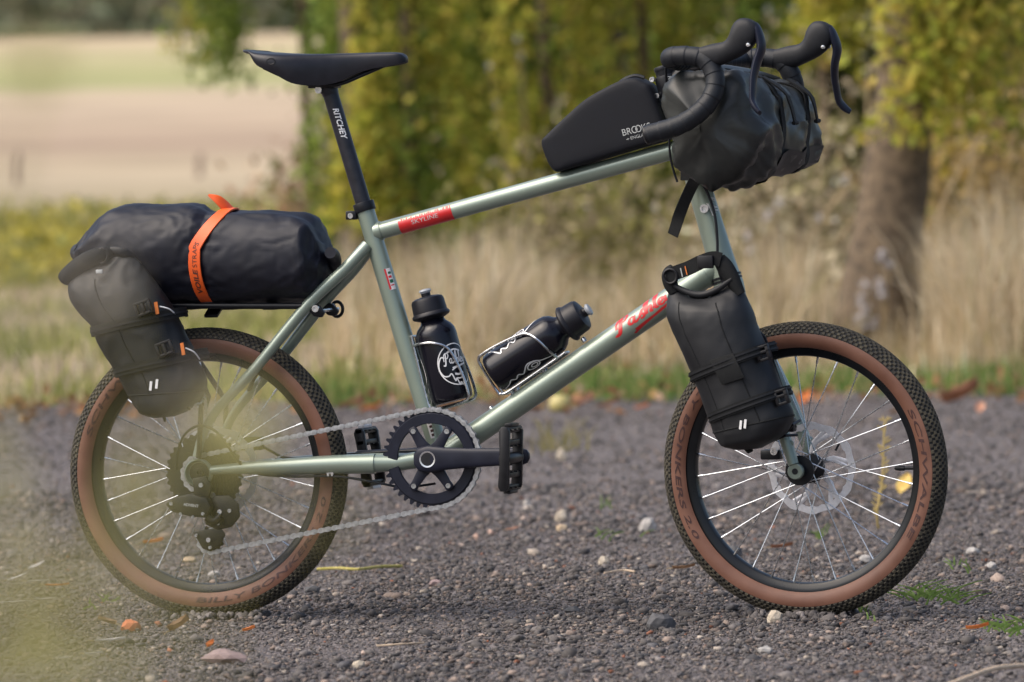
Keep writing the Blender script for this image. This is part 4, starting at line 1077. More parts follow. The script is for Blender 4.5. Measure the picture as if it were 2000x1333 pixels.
# two long straps that follow the cloth, reinforcing panel along the bottom front, folded top
hrg = rg
def hb_front(ang, s_, off=.004):
    """point just off the bag's cloth: angle from forward (0) upwards, s_ metres from the near end"""
    i = min(range(len(lev)), key=lambda q_: abs(lev[q_][0] - s_)); r = hrg[i]; cc2 = sum(r, Vector()) / nP
    e = fx_ * cos(ang) + up_ * sin(ang)
    best = max(r, key=lambda p: (p - cc2).normalized().dot(e))
    return best + e * off, e
for s_ in (.13, .27):
    pts_, up2 = [], []
    for a in range(100, -70, -9):
        p, e = hb_front(radians(a), s_, .0022); pts_.append(p); up2.append(e)
    n3 = len(cr(pts_, 3))
    MB().ribbon(cr(pts_, 3), .019, .0020, [up2[min(len(up2) - 1, i // 3)] for i in range(n3)]).build('compression_strap', M['webbing'], hbag)
    p1, e1 = hb_front(radians(62), s_ + .01, .006); p2, e2 = hb_front(radians(30), s_ + .015, .009); p3, e3 = hb_front(radians(2), s_ + .03, .016)
    MB().ribbon(cr([p1, p2, p3], 6), .021, .0028, [e1] * 7 + [e2] * 6).build('loose_strap_end', M['webbing'], hbag)
    MB().tube([p3 + SN * .010, p3 - SN * .010], .0036, 8).build('strap_hem', M['webbing'], hbag)
for s_ in (.06, .25):
    p, e = hb_front(radians(98), s_, .010)
    q, e2 = hb_front(radians(98), s_ + .07, .010)
    MB().ribbon([p, p.lerp(q, .5) + e * .004, q], .016, .0025, e).build('reflective_tab', M['white_steel'], hbag)
p, e = hb_front(radians(95), .02, .004); q, e2 = hb_front(radians(95), Lb - .02, .004)
MB().tube([p.lerp(q, t) for t in (0, .25, .5, .75, 1)], [.010, .013, .014, .013, .010], 12, flat=(1.5, .8), up=e).build('rolled_closure', M['barbag'], hbag)
pb = []
for a in (-28, -45, -62, -82, -100):
    pb.append([hb_front(radians(a), Lb * t, .003)[0] for t in (.30, .45, .6, .75, .9, .99)])
MB().rings([list(x) for x in zip(*pb)], open_u=True).build('bottom_panel', M['forkbag'], hbag)
# strap looped round the head tube with a long free end
hs_ = empty('webbing_strap', P(1350, 345), label='black webbing strap dangling from the handlebar bag at the head tube', cat='strap')
MB().ribbon(cr([P(1330, 338, -.03), P(1345, 338, -.034), P(1362, 336, -.034), P(1382, 345, -.026)], 5), .026, .003, (0, -1, 0)).build('strap_loop', M['webbing'], hs_)
MB().ribbon(cr([P(1362, 346, -.038), P(1352, 362, -.043), P(1338, 392, -.046), P(1327, 420, -.045), P(1322, 436, -.044), P(1314, 460, -.040)], 6), .0205, .0026, [Vector((.25 + .5 * sin(i * .16), -1, .1)) for i in range(31)]).build('strap_end', M['webbing'], hs_)

# ---------------------------------------------------------------- bottles and wire cages
def bottle(B0, T0, away, label, gfx, cage_name='bottle_cage'):
    d = B0 - T0; L = d.length; d.normalize()
    f_ = Vector(away); f_ = (f_ - d * f_.dot(d)).normalized(); s_ = Vector((0, 1, 0))
    bt = empty('water_bottle', B0, label=label, cat='bottle')
    MB().lathe(T0, d, [(.012, .27 * L), (.0205, .272 * L), (.0225, .30 * L), (.0300, .335 * L), (.0345, .375 * L), (.0358, .42 * L), (.0362, .60 * L), (.0364, .95 * L), (.0352, .985 * L), (.0320, 1.0 * L)], 40).build('bottle_body', M['bottle'], bt, ang=40)
    MB().lathe(T0, d, [(.010, .065 * L), (.0205, .072 * L), (.0268, .085 * L), (.0290, .11 * L), (.0300, .205 * L), (.0330, .222 * L), (.0335, .238 * L), (.0310, .252 * L), (.0215, .272 * L)], 40).build('bottle_cap', M['cap'], bt, ang=35)
    MB().lathe(T0, d, [(.0082, .022 * L), (.0082, .09 * L)], 20).build('nozzle_stem', M['cap'], bt)
    MB().lathe(T0, d, [(.004, .0), (.0098, .004 * L), (.0112, .02 * L), (.0088, .032 * L), (.008, .04 * L)], 20).build('nozzle', M['clear'], bt)
    def fn(x, y):       # x metres down from the top, y metres round from the side facing the camera, towards `away`
        a = y / .0366; return T0 + d * x + (-s_ * cos(a) + f_ * sin(a)) * .0368
    for lines, w in gfx(L): placed(*strokes2d(lines, w * 1.35), fn, 'bottle_print', M['white_print'], bt)
    cg = empty(cage_name, B0 - f_ * .042, bike)
    for sg in (-1, 1):
        W = lambda ff, ss, t: T0 + d * (t * L) + f_ * ff + s_ * (ss * sg)
        MB().tube(cr([W(-.0400, .012, .37), W(-.0405, .012, .45), W(-.0410, .012, .70), W(-.0410, .012, .96), W(-.0370, .013, 1.022), W(-.030, .014, 1.035), W(.020, .019, 1.03), W(.034, .022, 1.01), W(.0365, .0235, .95), W(.0345, .0235, .80), W(.028, .0285, .62), W(.020, .0345, .53), W(.0, .0392, .475), W(-.024, .031, .455), W(-.040, .013, .45)], 6), .0025, 8).build('cage_wire', M['steel'], cg)
    MB().tube([T0 + d * (.37 * L) - f_ * .04 + s_ * y for y in (-.012, 0, .012)], .0025, 8).build('cage_wire', M['steel'], cg)
    for t in (.62, .90):
        a = T0 + d * (t * L) - f_ * .0415
        MB().lathe(a, -f_, [(.005, 0), (.005, .003), (.0035, .008), (.0035, .012)], 10).build('cage_bolt', M['steel'], cg)
        MB().box(a, .009, .012, .0012, (d, s_, f_)).build('cage_bridge', M['steel'], cg)
def ellipse(cx, cy, rx, ry, a0=0, a1=360, n=24): return [(cx + rx * cos(radians(a0 + (a1 - a0) * i / n)), cy + ry * sin(radians(a0 + (a1 - a0) * i / n))) for i in range(n + 1)]
def script(x0, y0, k, rot=False):
    out = []
    for ln in WM:
        p, w = ln if isinstance(ln, tuple) else (ln, .085)
        q = [(x0 - b * k * .9, y0 + a * k) for a, b in p]      # reads round the bottle, up is towards the cap
        out.append((q, w * k * .9))
    return out
def peaks(x, y0, pts): return [(x + a, y0 + b) for a, b in pts]
def gfxA(L):
    x = .70 * L
    return [([ellipse(x, .034, .036, .034)], .0014), (script(x - .002, .012, .022), .002),
            ([peaks(x + .012, .010, ((-.026, .004), (-.028, -.002), (-.018, -.008), (-.006, -.009), (.004, -.004), (.006, .004), (.003, .010), (.016, .014), (.012, .017), (.024, .021), (.020, .024), (.028, .030)))], .0017),
            ([[(x - .022, .020), (x - .026, .034), (x - .022, .048)]], .0022), ([[(x + .016, .026), (x + .018, .034), (x + .016, .044)]], .0026), ([[(x + .024, .028), (x + .025, .034), (x + .024, .042)]], .0018),
            ([peaks(x + .005, -.046, ((-.030, -.004), (-.024, .006), (-.008, .010), (.006, .009), (.014, .003), (.020, .0), (.028, .004), (.034, .0), (.046, .003), (.056, -.004)))], .0017),
            ([ellipse(x, -.056, .012, .008)], .0016)]
def gfxB(L):
    x = .70 * L
    return [([peaks(x - .01, .030, ((-.045, .02), (-.026, .004), (-.012, -.004), (-.004, .002), (.004, -.006), (.012, .000), (.020, -.008), (.030, -.002), (.034, -.010), (.048, .006), (.056, .012)))], .0018),
            ([ellipse(x - .018, .038, .011, .009)], .0017), (script(x - .016, .034, .010), .002),
            ([peaks(x, -.036, ((-.055, -.006), (-.030, .002), (-.018, .010), (-.004, .012), (.006, .004), (.012, -.001), (.020, .004), (.028, -.002), (.036, .003), (.044, -.004), (.054, -.008)))], .0018),
            ([ellipse(x - .012, -.034, .012, .008)], .0017), ([ellipse(x - .014, -.034, .006, .004)], .0014)]
stdir = (BB - ST0).normalized(); away = Vector((-stdir.z, 0, stdir.x)); away = away if away.x > 0 else -away
bottle(P(885, 784), P(829, 565), away, 'upright black water bottle in the cage on the seat tube', gfxA)
ddir = (DT1 - DT0).normalized(); aw2 = Vector((-ddir.z, 0, ddir.x)); aw2 = aw2 if aw2.z > 0 else -aw2
bottle(P(964, 731), P(1153, 603), aw2, 'tilted black water bottle in the cage on the down tube', gfxB)
# ================================================================== the setting
def fast_mesh(name, V, F, mt, col=None, smooth=False):
    V = np.ascontiguousarray(V, dtype=np.float32); F = np.ascontiguousarray(F, dtype=np.int32)
    me = bpy.data.meshes.new(name)
    me.vertices.add(len(V)); me.vertices.foreach_set('co', V.ravel())
    k = F.shape[1]
    me.loops.add(F.size); me.loops.foreach_set('vertex_index', F.ravel())
    me.polygons.add(len(F)); me.polygons.foreach_set('loop_start', np.arange(0, F.size, k, dtype=np.int32))
    me.update(calc_edges=True)
    if col is not None:
        a = me.attributes.new('tint', 'FLOAT_COLOR', 'POINT')
        c = np.ones((len(V), 4), dtype=np.float32); c[:, :3] = col; a.data.foreach_set('color', c.ravel())
    if smooth: me.shade_smooth()
    me.materials.append(mt)
    return me
npfw = np.array(_fw); npr = np.array(_r0); npc = np.array((CP.x, CP.y, 0))
def gpts(px, d): return npc + np.outer(d, npfw) + np.outer((px - 1000) / FPX * d, npr)

def ramp_mat(name, stops, axis='Y', lo=0, hi=1, rough=0.9, nscale=(0.05, 0.3), namp=0.06, bump=0.0, bs=40, dark=0.25, spec=0.2):
    m = bpy.data.materials.new(name); m.use_nodes = True; n = m.node_tree.nodes; l = m.node_tree.links
    b = n['Principled BSDF']; b.inputs['Roughness'].default_value = rough; b.inputs['Specular IOR Level'].default_value = spec
    tc = n.new('ShaderNodeTexCoord'); mp = n.new('ShaderNodeMapping'); mp.inputs['Scale'].default_value = (nscale[0], nscale[1], 1)
    nz = n.new('ShaderNodeTexNoise'); nz.inputs['Scale'].default_value = 1; nz.inputs['Detail'].default_value = 6
    l.new(tc.outputs['Object'], mp.inputs['Vector']); l.new(mp.outputs['Vector'], nz.inputs['Vector'])
    sp_ = n.new('ShaderNodeSeparateXYZ'); l.new(tc.outputs['Object'], sp_.inputs[0])
    mr = n.new('ShaderNodeMapRange'); mr.inputs['From Min'].default_value = lo; mr.inputs['From Max'].default_value = hi
    l.new(sp_.outputs[axis], mr.inputs['Value'])
    ad = n.new('ShaderNodeMath'); ad.operation = 'MULTIPLY_ADD'; ad.inputs[1].default_value = namp; l.new(nz.outputs['Fac'], ad.inputs[0])
    sb = n.new('ShaderNodeMath'); sb.operation = 'SUBTRACT'; sb.inputs[1].default_value = namp / 2; l.new(mr.outputs['Result'], sb.inputs[0]); l.new(sb.outputs[0], ad.inputs[2])
    rp = n.new('ShaderNodeValToRGB'); e = rp.color_ramp.elements
    while len(e) < len(stops): e.new(0.5)
    for i, (p, c) in enumerate(stops): e[i].position = p; e[i].color = (*c, 1)
    l.new(ad.outputs[0], rp.inputs['Fac'])
    n2 = n.new('ShaderNodeTexNoise'); n2.inputs['Scale'].default_value = bs; n2.inputs['Detail'].default_value = 8
    l.new(tc.outputs['Object'], n2.inputs['Vector'])
    mm = n.new('ShaderNodeMapRange'); mm.inputs['From Min'].default_value = .3; mm.inputs['From Max'].default_value = .7; mm.inputs['To Min'].default_value = 1 - dark; mm.inputs['To Max'].default_value = 1 + dark
    l.new(n2.outputs['Fac'], mm.inputs['Value'])
    mu = n.new('ShaderNodeMix'); mu.data_type = 'RGBA'; mu.blend_type = 'MULTIPLY'; mu.inputs['Factor'].default_value = 1
    l.new(rp.outputs['Color'], mu.inputs['A']); l.new(mm.outputs['Result'], mu.inputs['B']); l.new(mu.outputs['Result'], b.inputs['Base Color'])
    if bump:
        bp = n.new('ShaderNodeBump'); bp.inputs['Strength'].default_value = bump; bp.inputs['Distance'].default_value = .01
        l.new(n2.outputs['Fac'], bp.inputs['Height']); l.new(bp.outputs['Normal'], b.inputs['Normal'])
    return m
VIEW = Matrix(((_r0.x, _fw.x, 0, CP.x), (_r0.y, _fw.y, 0, CP.y), (0, 0, 1, 0), (0, 0, 0, 1)))   # ground frame: x across the track, y away from it
def sheet(name, xs, ys, zf, mt, **kw):
    V = [(x, y, zf(x, y)) for y in ys for x in xs]; nx = len(xs)
    F = [(j * nx + i, j * nx + i + 1, (j + 1) * nx + i + 1, (j + 1) * nx + i) for j in range(len(ys) - 1) for i in range(nx - 1)]
    me = bpy.data.meshes.new(name); me.from_pydata(V, [], F); me.shade_smooth(); me.materials.append(mt)
    o = link(name, me, None, **kw); o.matrix_basis = VIEW
    return o
# base ground and the rising fields beyond
fld = [(0.00, (.20, .19, .08)), (.10, (.26, .22, .11)), (.16, (.48, .39, .28)), (.20, (.48, .38, .27)), (.225, (.38, .28, .21)), (.26, (.46, .35, .26)), (.32, (.50, .39, .29)), (.44, (.54, .43, .31)), (.475, (.36, .36, .17)), (.53, (.42, .40, .20)), (.62, (.46, .41, .23)), (.78, (.50, .43, .26)), (.84, (.56, .44, .30)), (.93, (.58, .45, .32)), (.96, (.30, .24, .13)), (1.0, (.14, .15, .07))]
fld = [(p_, (c_[0] * .80, c_[1] * .81, c_[2] * .78)) for p_, c_ in fld]
fieldm = ramp_mat('ploughed_and_stubble_field', fld, 'Y', 40, 340, 0.95, (.012, .05), .035, .5, .35, .14)
SL = .019
def fz(x, y): return -.03 + max(0, y - 70) * SL + (.35 * noise.noise(Vector((x * .02, y * .02, 3))) if y > 90 else 0) - (max(0, y - 420) * .012)
ys = list(range(-60, 60, 8)) + list(range(60, 440, 10)) + list(range(440, 2400, 120))
xs = [-900, -500, -250] + list(range(-140, 141, 20)) + [250, 500, 900]
sheet('field', xs, ys, fz, fieldm, label='open stubble field rising in pale bands behind the bicycle', cat='field', kind='structure')

# gravel track
def noisy_gravel():
    m = bpy.data.materials.new('dark_crushed_stone'); m.use_nodes = True; n = m.node_tree.nodes; l = m.node_tree.links
    b = n['Principled BSDF']; b.inputs['Roughness'].default_value = .9
    tc = n.new('ShaderNodeTexCoord'); vo = n.new('ShaderNodeTexVoronoi'); vo.inputs['Scale'].default_value = 85
    l.new(tc.outputs['Object'], vo.inputs['Vector'])
    rp = n.new('ShaderNodeValToRGB'); e = rp.color_ramp.elements; e[0].position = 0; e[0].color = (.075, .066, .070, 1); e[1].position = 1; e[1].color = (.20, .175, .17, 1)
    sx = n.new('ShaderNodeSeparateColor'); l.new(vo.outputs['Color'], sx.inputs[0]); l.new(sx.outputs[0], rp.inputs['Fac']); l.new(rp.outputs['Color'], b.inputs['Base Color'])
    bp = n.new('ShaderNodeBump'); bp.inputs['Strength'].default_value = 1; bp.inputs['Distance'].default_value = .012; bp.invert = True
    l.new(vo.outputs['Distance'], bp.inputs['Height']); l.new(bp.outputs['Normal'], b.inputs['Normal'])
    return m
def edge_d(px): return 24.6 + .5 * sin(px * .004 + 1) + .35 * noise.noise(Vector((px * .012, 1, 0)))
ys = [-30, -10, 0, 5, 9] + [10 + .25 * i for i in range(62)]
xs = [-30, -12, -6] + [-3 + .25 * i for i in range(25)] + [6, 12, 30]
sheet('gravel_track', xs, ys, lambda x, y: -.003 + .005 * noise.noise(Vector((x * 2.2, y * 1.2, 0))) - (.05 if y > 25.2 else 0), noisy_gravel(), label='dark crushed stone gravel track under the bicycle', cat='track', kind='structure')

# loose stones
phi_ = (1 + 5 ** .5) / 2
ICO = np.array([(-1, phi_, 0), (1, phi_, 0), (-1, -phi_, 0), (1, -phi_, 0), (0, -1, phi_), (0, 1, phi_), (0, -1, -phi_), (0, 1, -phi_), (phi_, 0, -1), (phi_, 0, 1), (-phi_, 0, -1), (-phi_, 0, 1)]) / 1.9
ICOF = np.array([(0, 11, 5), (0, 5, 1), (0, 1, 7), (0, 7, 10), (0, 10, 11), (1, 5, 9), (5, 11, 4), (11, 10, 2), (10, 7, 6), (7, 1, 8), (3, 9, 4), (3, 4, 2), (3, 2, 6), (3, 6, 8), (3, 8, 9), (4, 9, 5), (2, 4, 11), (6, 2, 10), (8, 6, 7), (9, 8, 1)])
OCT = np.array([(1, 0, 0), (-1, 0, 0), (0, 1, 0), (0, -1, 0), (0, 0, 1), (0, 0, -1)], float); OCTF = np.array([(0, 2, 4), (2, 1, 4), (1, 3, 4), (3, 0, 4), (2, 0, 5), (1, 2, 5), (3, 1, 5), (0, 3, 5)])
def rotm(n):
    q = nrg.normal(size=(n, 4)); q /= np.linalg.norm(q, axis=1)[:, None]; w, x, y, z = q.T
    return np.stack([np.stack([1 - 2 * (y * y + z * z), 2 * (x * y - z * w), 2 * (x * z + y * w)], 1), np.stack([2 * (x * y + z * w), 1 - 2 * (x * x + z * z), 2 * (y * z - x * w)], 1), np.stack([2 * (x * z - y * w), 2 * (y * z + x * w), 1 - 2 * (x * x + y * y)], 1)], 1)
def pebbles(n, base, faces, d0, d1, s0, s1, sink, px0=-500, px1=2500):
    d = np.sqrt(nrg.uniform(d0 * d0, d1 * d1, n)); px = nrg.uniform(px0, px1, n)
    c = gpts(px, d)
    gp = np.array([noise.noise(Vector((a * 1.6, b * 1.1, 4))) + .6 * noise.noise(Vector((a * 5, b * 3, 9))) for a, b, _ in c])
    s = s0 * (s1 / s0) ** (nrg.random(n) ** 3.2) * (1 + .35 * gp)
    k = len(base)
    v = base[None] * nrg.uniform(.5, 1.4, (n, k, 1)) * (nrg.uniform(.6, 1.3, (n, 1, 3)))
    v = np.einsum('nij,nkj->nki', rotm(n), v); v[:, :, 2] *= .62
    v = v * s[:, None, None]
    c[:, 2] = s * sink * nrg.uniform(-.5, 1.2, n)
    v += c[:, None]
    f = faces[None] + (np.arange(n) * k)[:, None, None]
    t = nrg.random(n); br = np.exp(nrg.normal(0, .28, n))
    tint = np.stack([.134 * br, .121 * br, .116 * br], 1)
    tint *= (1 - .42 * gp)[:, None]
    w = t > .80; tint[w] = np.stack([.21 * br[w], .165 * br[w], .14 * br[w]], 1)
    w = t > .968; tint[w] = np.stack([.36 * br[w] ** .5, .31 * br[w] ** .5, .26 * br[w] ** .5], 1)
    w = (t > .40) & (t < .62); tint[w] = np.stack([.078 * br[w], .075 * br[w], .079 * br[w]], 1)
    w = (t > .95) & (t <= .955); tint[w] = np.stack([.24 * br[w], .10 * br[w], .06 * br[w]], 1)
    return v.reshape(-1, 3), f.reshape(-1, 3), np.repeat(np.clip(tint, 0, .6), k, 0)
stone_m = mat('crushed_stone_pieces', (.9, .9, .9), .82, 0, .25, 220, bump=.3, bs=500, attr='tint', spec=.35)
V, F, C_ = [], [], []; off = 0
for args in ((30000, ICO, ICOF, 11.3, 15.6, .0022, .0090, .25), (14000, ICO, ICOF, 15.6, 19, .0026, .0090, .25), (2600, ICO, ICOF, 11.3, 19, .0065, .016, .2), (150000, OCT, OCTF, 11.3, 17, .0014, .0048, .5), (50000, OCT, OCTF, 17, 24.9, .0026, .010, .4)):
    v, f, c = pebbles(*args); V.append(v); F.append(f + off); C_.append(c); off += len(v)
def banked(cx, cy, n):                      # stones pushed up against the tyre
    k = 12; sgn = np.where(nrg.random(n) < .6, -1, 1)
    c = np.stack([cx + nrg.normal(0, .045, n), cy + sgn * (.016 + np.abs(nrg.normal(0, .016, n))), nrg.uniform(0, .006, n)], 1)
    s = nrg.uniform(.0035, .0095, n)
    v = ICO[None] * nrg.uniform(.55, 1.35, (n, k, 1)) * nrg.uniform(.6, 1.3, (n, 1, 3)); v = np.einsum('nij,nkj->nki', rotm(n), v) * s[:, None, None] + c[:, None]
    b = np.exp(nrg.normal(0, .3, n)); t = np.stack([.125 * b, .113 * b, .110 * b], 1)
    return v.reshape(-1, 3), (ICOF[None] + (np.arange(n) * k)[:, None, None]).reshape(-1, 3), np.repeat(t, k, 0)
for cx, cy in ((RH.x, 0), (FH.x, FH.y)):
    v, f, c = banked(cx, cy, 170); V.append(v); F.append(f + off); C_.append(c); off += len(v)
link('gravel', fast_mesh('gravel', np.vstack(V), np.vstack(F), stone_m, np.vstack(C_)), None, label='loose dark angular gravel scattered over the track', cat='gravel', kind='stuff')

# ---------------------------------------------------------------- grasses
grass_m = mat('grass_blades', (.95, .95, .95), .7, 0, .15, 3, attr='tint', trans=.35, spec=.2)
def blades(px, d, h, w, lean, tint):
    n = len(px); b = gpts(px, d); b[:, 2] = -.02
    az = nrg.uniform(0, 2 * pi, n); la = lean * np.abs(nrg.normal(0, 1, n))
    dr = np.stack([np.cos(az), np.sin(az), np.zeros(n)], 1)
    wv = npr[None] * np.cos(az * 3)[:, None] + npfw[None] * np.sin(az * 3)[:, None]; wv = wv * (w / 2)[:, None]
    out = []
    for t in (0, .35, .7):
        p = b + dr * (la * h * t * t)[:, None]; p[:, 2] += h * t * (1 - .25 * la * t)
        out += [p - wv * (1 - t * .6), p + wv * (1 - t * .6)]
    p = b + dr * (la * h)[:, None]; p[:, 2] += h * (1 - .35 * np.minimum(la, 1.2)); out.append(p)
    v = np.stack(out, 1)
    f = np.array([(0, 1, 3), (0, 3, 2), (2, 3, 5), (2, 5, 4), (4, 5, 6)])[None] + (np.arange(n) * 7)[:, None, None]
    return v.reshape(-1, 3), f.reshape(-1, 3), np.repeat(tint, 7, 0)
def pal(n, cols, w, jit=.2):
    c = np.array(cols)[nrg.choice(len(cols), n, p=np.array(w) / sum(w))]; return np.clip(c * np.exp(nrg.normal(0, jit, (n, 1))), 0, .9)
def patch(px, d, sc, seed=0.0):
    q = gpts(px, d); return np.array([noise.noise(Vector((a * sc + seed, b * sc, 0))) for a, b, _ in q])
def grass(name, label, parts):
    V, F, C_ = [], [], []; off = 0
    for v, f, c in parts: V.append(v); F.append(f + off); C_.append(c); off += len(v)
    return link(name, fast_mesh(name, np.vstack(V), np.vstack(F), grass_m, np.vstack(C_)), None, label=label, cat='grass', kind='stuff')
def dsamp(n, a, b): return np.sqrt(nrg.uniform(a * a, b * b, n))
STRAW = [(.56, .44, .28), (.64, .52, .35), (.44, .34, .20), (.72, .62, .46), (.34, .30, .13)]
# tall dry grass behind the track, middle and right
n = 52000; px = nrg.uniform(640, 2500, n); d = dsamp(n, 25.6, 35)
hp = .27 + .42 * patch(px, d, 1.5, 2) + .12 * np.clip((px - 1500) / 400, 0, 1) + .08 * np.exp(-((px - 930) / 90) ** 2)
kp_ = nrg.random(n) < np.clip(.50 + 1.5 * patch(px, d, 2.2, 17), .12, 1); px, d, hp = px[kp_], d[kp_], hp[kp_]; n = len(px)
hh = np.clip(hp * nrg.uniform(.55, 1.2, n), .12, .8) * np.clip((d - 24.9) / 2.2, .35, 1) * (1 - .55 * np.exp(-((px - 1700) / 120) ** 2))
pt1 = blades(px, d, hh, nrg.uniform(.004, .010, n), .35, pal(n, STRAW, [4, 3, 2, 2, 2]) * (1 + .55 * patch(px, d, 1.2, 23))[:, None])
pts1 = [pt1]
for cpx, cd_, ch, cn in ((880, 27, .62, 260), (925, 28, .74, 320), (965, 27, .66, 260), (1005, 29, .70, 240), (1330, 28, .55, 200), (1500, 28, .62, 240), (1545, 30, .72, 240), (1850, 28, .80, 320), (1905, 27, .78, 320), (1960, 28, .95, 360), (2010, 27, .8, 300), (2100, 28, .85, 300), (2250, 28, .8, 300), (740, 28, .45, 160)):
    px = cpx + nrg.normal(0, 22, cn); d = cd_ + nrg.normal(0, .25, cn)
    pts1.append(blades(px, d, ch * .76 * nrg.uniform(.45, 1.1, cn), nrg.uniform(.005, .010, cn), .38, pal(cn, STRAW, [3, 4, 1, 4, 1])))
grass('dry_grass', 'tall straw coloured dry grass along the far edge of the track', pts1)
# green verge
n = 13000; px = nrg.uniform(560, 2500, n); d = 24.3 + .5 * np.abs(patch(px, 25 + 0 * px, 3.0, 51)) + nrg.random(n) ** 1.4 * 1.9
g = np.clip(.12 + .7 * patch(px, d, .8, 7) + .55 * np.exp(-((px - 1240) / 110) ** 2) + .6 * np.clip((px - 1800) / 150, 0, 1) + .4 * np.exp(-((px - 670) / 60) ** 2), .04, 1); kp = nrg.random(n) < g; px, d = px[kp], d[kp]; n = len(px)
pt2 = blades(px, d, nrg.uniform(.04, .13, n), nrg.uniform(.005, .010, n), .5, pal(n, [(.10, .20, .04), (.16, .26, .06), (.24, .27, .08), (.40, .32, .16)], [4, 3, 2, 2]))
grass('verge_grass', 'short green grass fringe where the track ends', [pt2])
# rough ground at the far left: mixed short grass
n = 30000; px = nrg.uniform(-900, 760, n); d = dsamp(n, 25.0, 44)
pp_ = patch(px, d, .45, 11)
hh = nrg.uniform(.04, .15, n) * (1 + .5 * pp_)
tint = np.where((pp_ + nrg.normal(0, .12, n) > .12)[:, None], pal(n, [(.30, .32, .09), (.38, .36, .13), (.22, .25, .07), (.46, .41, .20)], [3, 3, 2, 2]), pal(n, [(.60, .48, .36), (.66, .54, .42), (.50, .40, .26)], [3, 3, 2]))
pt3 = blades(px, d, hh, nrg.uniform(.008, .016, n), .55, tint)
grass('rough_grass', 'patchy green and bleached rough grass behind the rear wheel', [pt3])

# ---------------------------------------------------------------- leaves and trees
leaf_m = mat('tree_leaves', (.95, .95, .95), .6, 0, .15, 5, attr='tint', trans=.45, spec=.2)
bark_m = mat('rough_bark', (.055, .039, .025), .9, 0, .3, 26, col2=(.175, .128, .082), bump=.8, bs=60)
def leaf_quads(c, size, tint, hang=.6, wide=.62):
    n = len(c)
    a = nrg.normal(size=(n, 3)); a[:, 2] -= hang * 1.6; a /= np.linalg.norm(a, axis=1)[:, None]
    b = nrg.normal(size=(n, 3)); b -= a * np.sum(a * b, 1)[:, None]; b /= np.linalg.norm(b, axis=1)[:, None]
    nn = np.cross(a, b)
    L = size[:, None]
    v = np.stack([c, c + a * L * .45 + b * L * wide * .5 + nn * L * .06, c + a * L - nn * L * .05, c + a * L * .45 - b * L * wide * .5 + nn * L * .06], 1)
    f = np.array([(0, 1, 2), (0, 2, 3)])[None] + (np.arange(n) * 4)[:, None, None]
    return v.reshape(-1, 3), f.reshape(-1, 3), np.repeat(tint, 4, 0)
GREEN = [(.20, .28, .05), (.27, .33, .065), (.15, .22, .04)]
YEL = [(.42, .41, .06), (.50, .45, .08), (.32, .35, .055), (.58, .47, .10)]
ORA = [(.50, .22, .04), (.42, .15, .03)]
def tree(px, d, width, z0, z1, nl, mix, label, trunk_r=.07, trunk_top=6.5, lean=0.0, name='poplar_tree', nst=90, dep=None, trunk_z=0, xoff=0, size=(.040, .068), zmax_dense=3.4):
    base = G(px, d); t = empty(name, base, label=label, cat='tree', group='trees behind the dry grass')
    W = width / FPX * d / 2; D = dep or W * .9
    top = base + _r0 * lean * trunk_top + ZUP * trunk_top
    tp = [base + ZUP * -.05, base + ZUP * .08 + _r0 * lean * .06, base.lerp(top, .12) + _r0 * .02, base.lerp(top, .3), base.lerp(top, .6), top]
    tm = MB(); tm.tube(cr(tp, 5), [max(.012, q * (1 + .10 * noise.noise(Vector((i * .7, px, 0))))) for i, q in enumerate(crs([trunk_r * 2.1, trunk_r * 1.45, trunk_r, trunk_r * .9, trunk_r * .7, trunk_r * .3], 5))], 14)
    tm.build('trunk', bark_m, t)
    rr_ = random.Random(int(px))
    for i in range(9):
        z = rr_.uniform(max(.3, z0 + .1), z1 * .9); a = rr_.uniform(0, 2 * pi)
        p0 = base.lerp(top, min(1, z / trunk_top)); e = _r0 * cos(a) * W * .8 + _fw * sin(a) * D * .8
        MB().tube(cr([p0, p0 + e * .4 + ZUP * .15, p0 + e * .85 + ZUP * .22, p0 + e + ZUP * rr_.uniform(-.3, .3)], 3), [max(.004, trunk_r * .22 * (1 - k / 10)) for k in range(10)], 6).build('limb', bark_m, t)
    # hanging sprays of leaves
    ang = nrg.uniform(0, 2 * pi, nst); rad = np.sqrt(nrg.random(nst)); kc = max(3, int(W / .12)); ccx = nrg.uniform(-1, 1, kc) * W; ccy = nrg.uniform(-1, 1, kc) * D; ci = nrg.integers(0, kc, nst); sx = ccx[ci] + nrg.normal(0, .055, nst) + xoff; sy = ccy[ci] + nrg.normal(0, .08, nst); coltone = nrg.random(kc)
    zt = np.where(nrg.random(nst) < .68, nrg.uniform(z0 + .3, zmax_dense, nst), nrg.uniform(zmax_dense, z1, nst)); ln = nrg.uniform(.5, 1.5, nst)
    zb = np.maximum(zt - ln, z0 + .25 * nrg.random(nst))
    cidx = np.clip(.6 * coltone[ci] + .4 * nrg.random(nst), 0, .999)
    per = nl // nst; C0, S0, T0_ = [], [], []
    for i in range(nst):
        u = nrg.random(per); zz = zt[i] + (zb[i] - zt[i]) * u
        sp2 = .035 + .05 * u
        loc = np.stack([sx[i] + nrg.normal(0, 1, per) * sp2 + lean * zz, sy[i] + nrg.normal(0, 1, per) * sp2, zz], 1)
        C0.append(loc); S0.append(nrg.uniform(size[0], size[1], per))
        m1, m2 = mix
        cl_ = ORA if cidx[i] > .965 else (YEL if cidx[i] < m1 else GREEN)
        T0_.append(pal(per, cl_, [1] * len(cl_), .28))
    loc = np.vstack(C0); c = np.array(base)[None] + np.outer(loc[:, 0], npr) + np.outer(loc[:, 1], npfw); c[:, 2] = loc[:, 2]
    v, f, tn = leaf_quads(c, np.concatenate(S0), np.vstack(T0_))
    link('crown', fast_mesh('crown', v, f, leaf_m, tn), t)
    return t
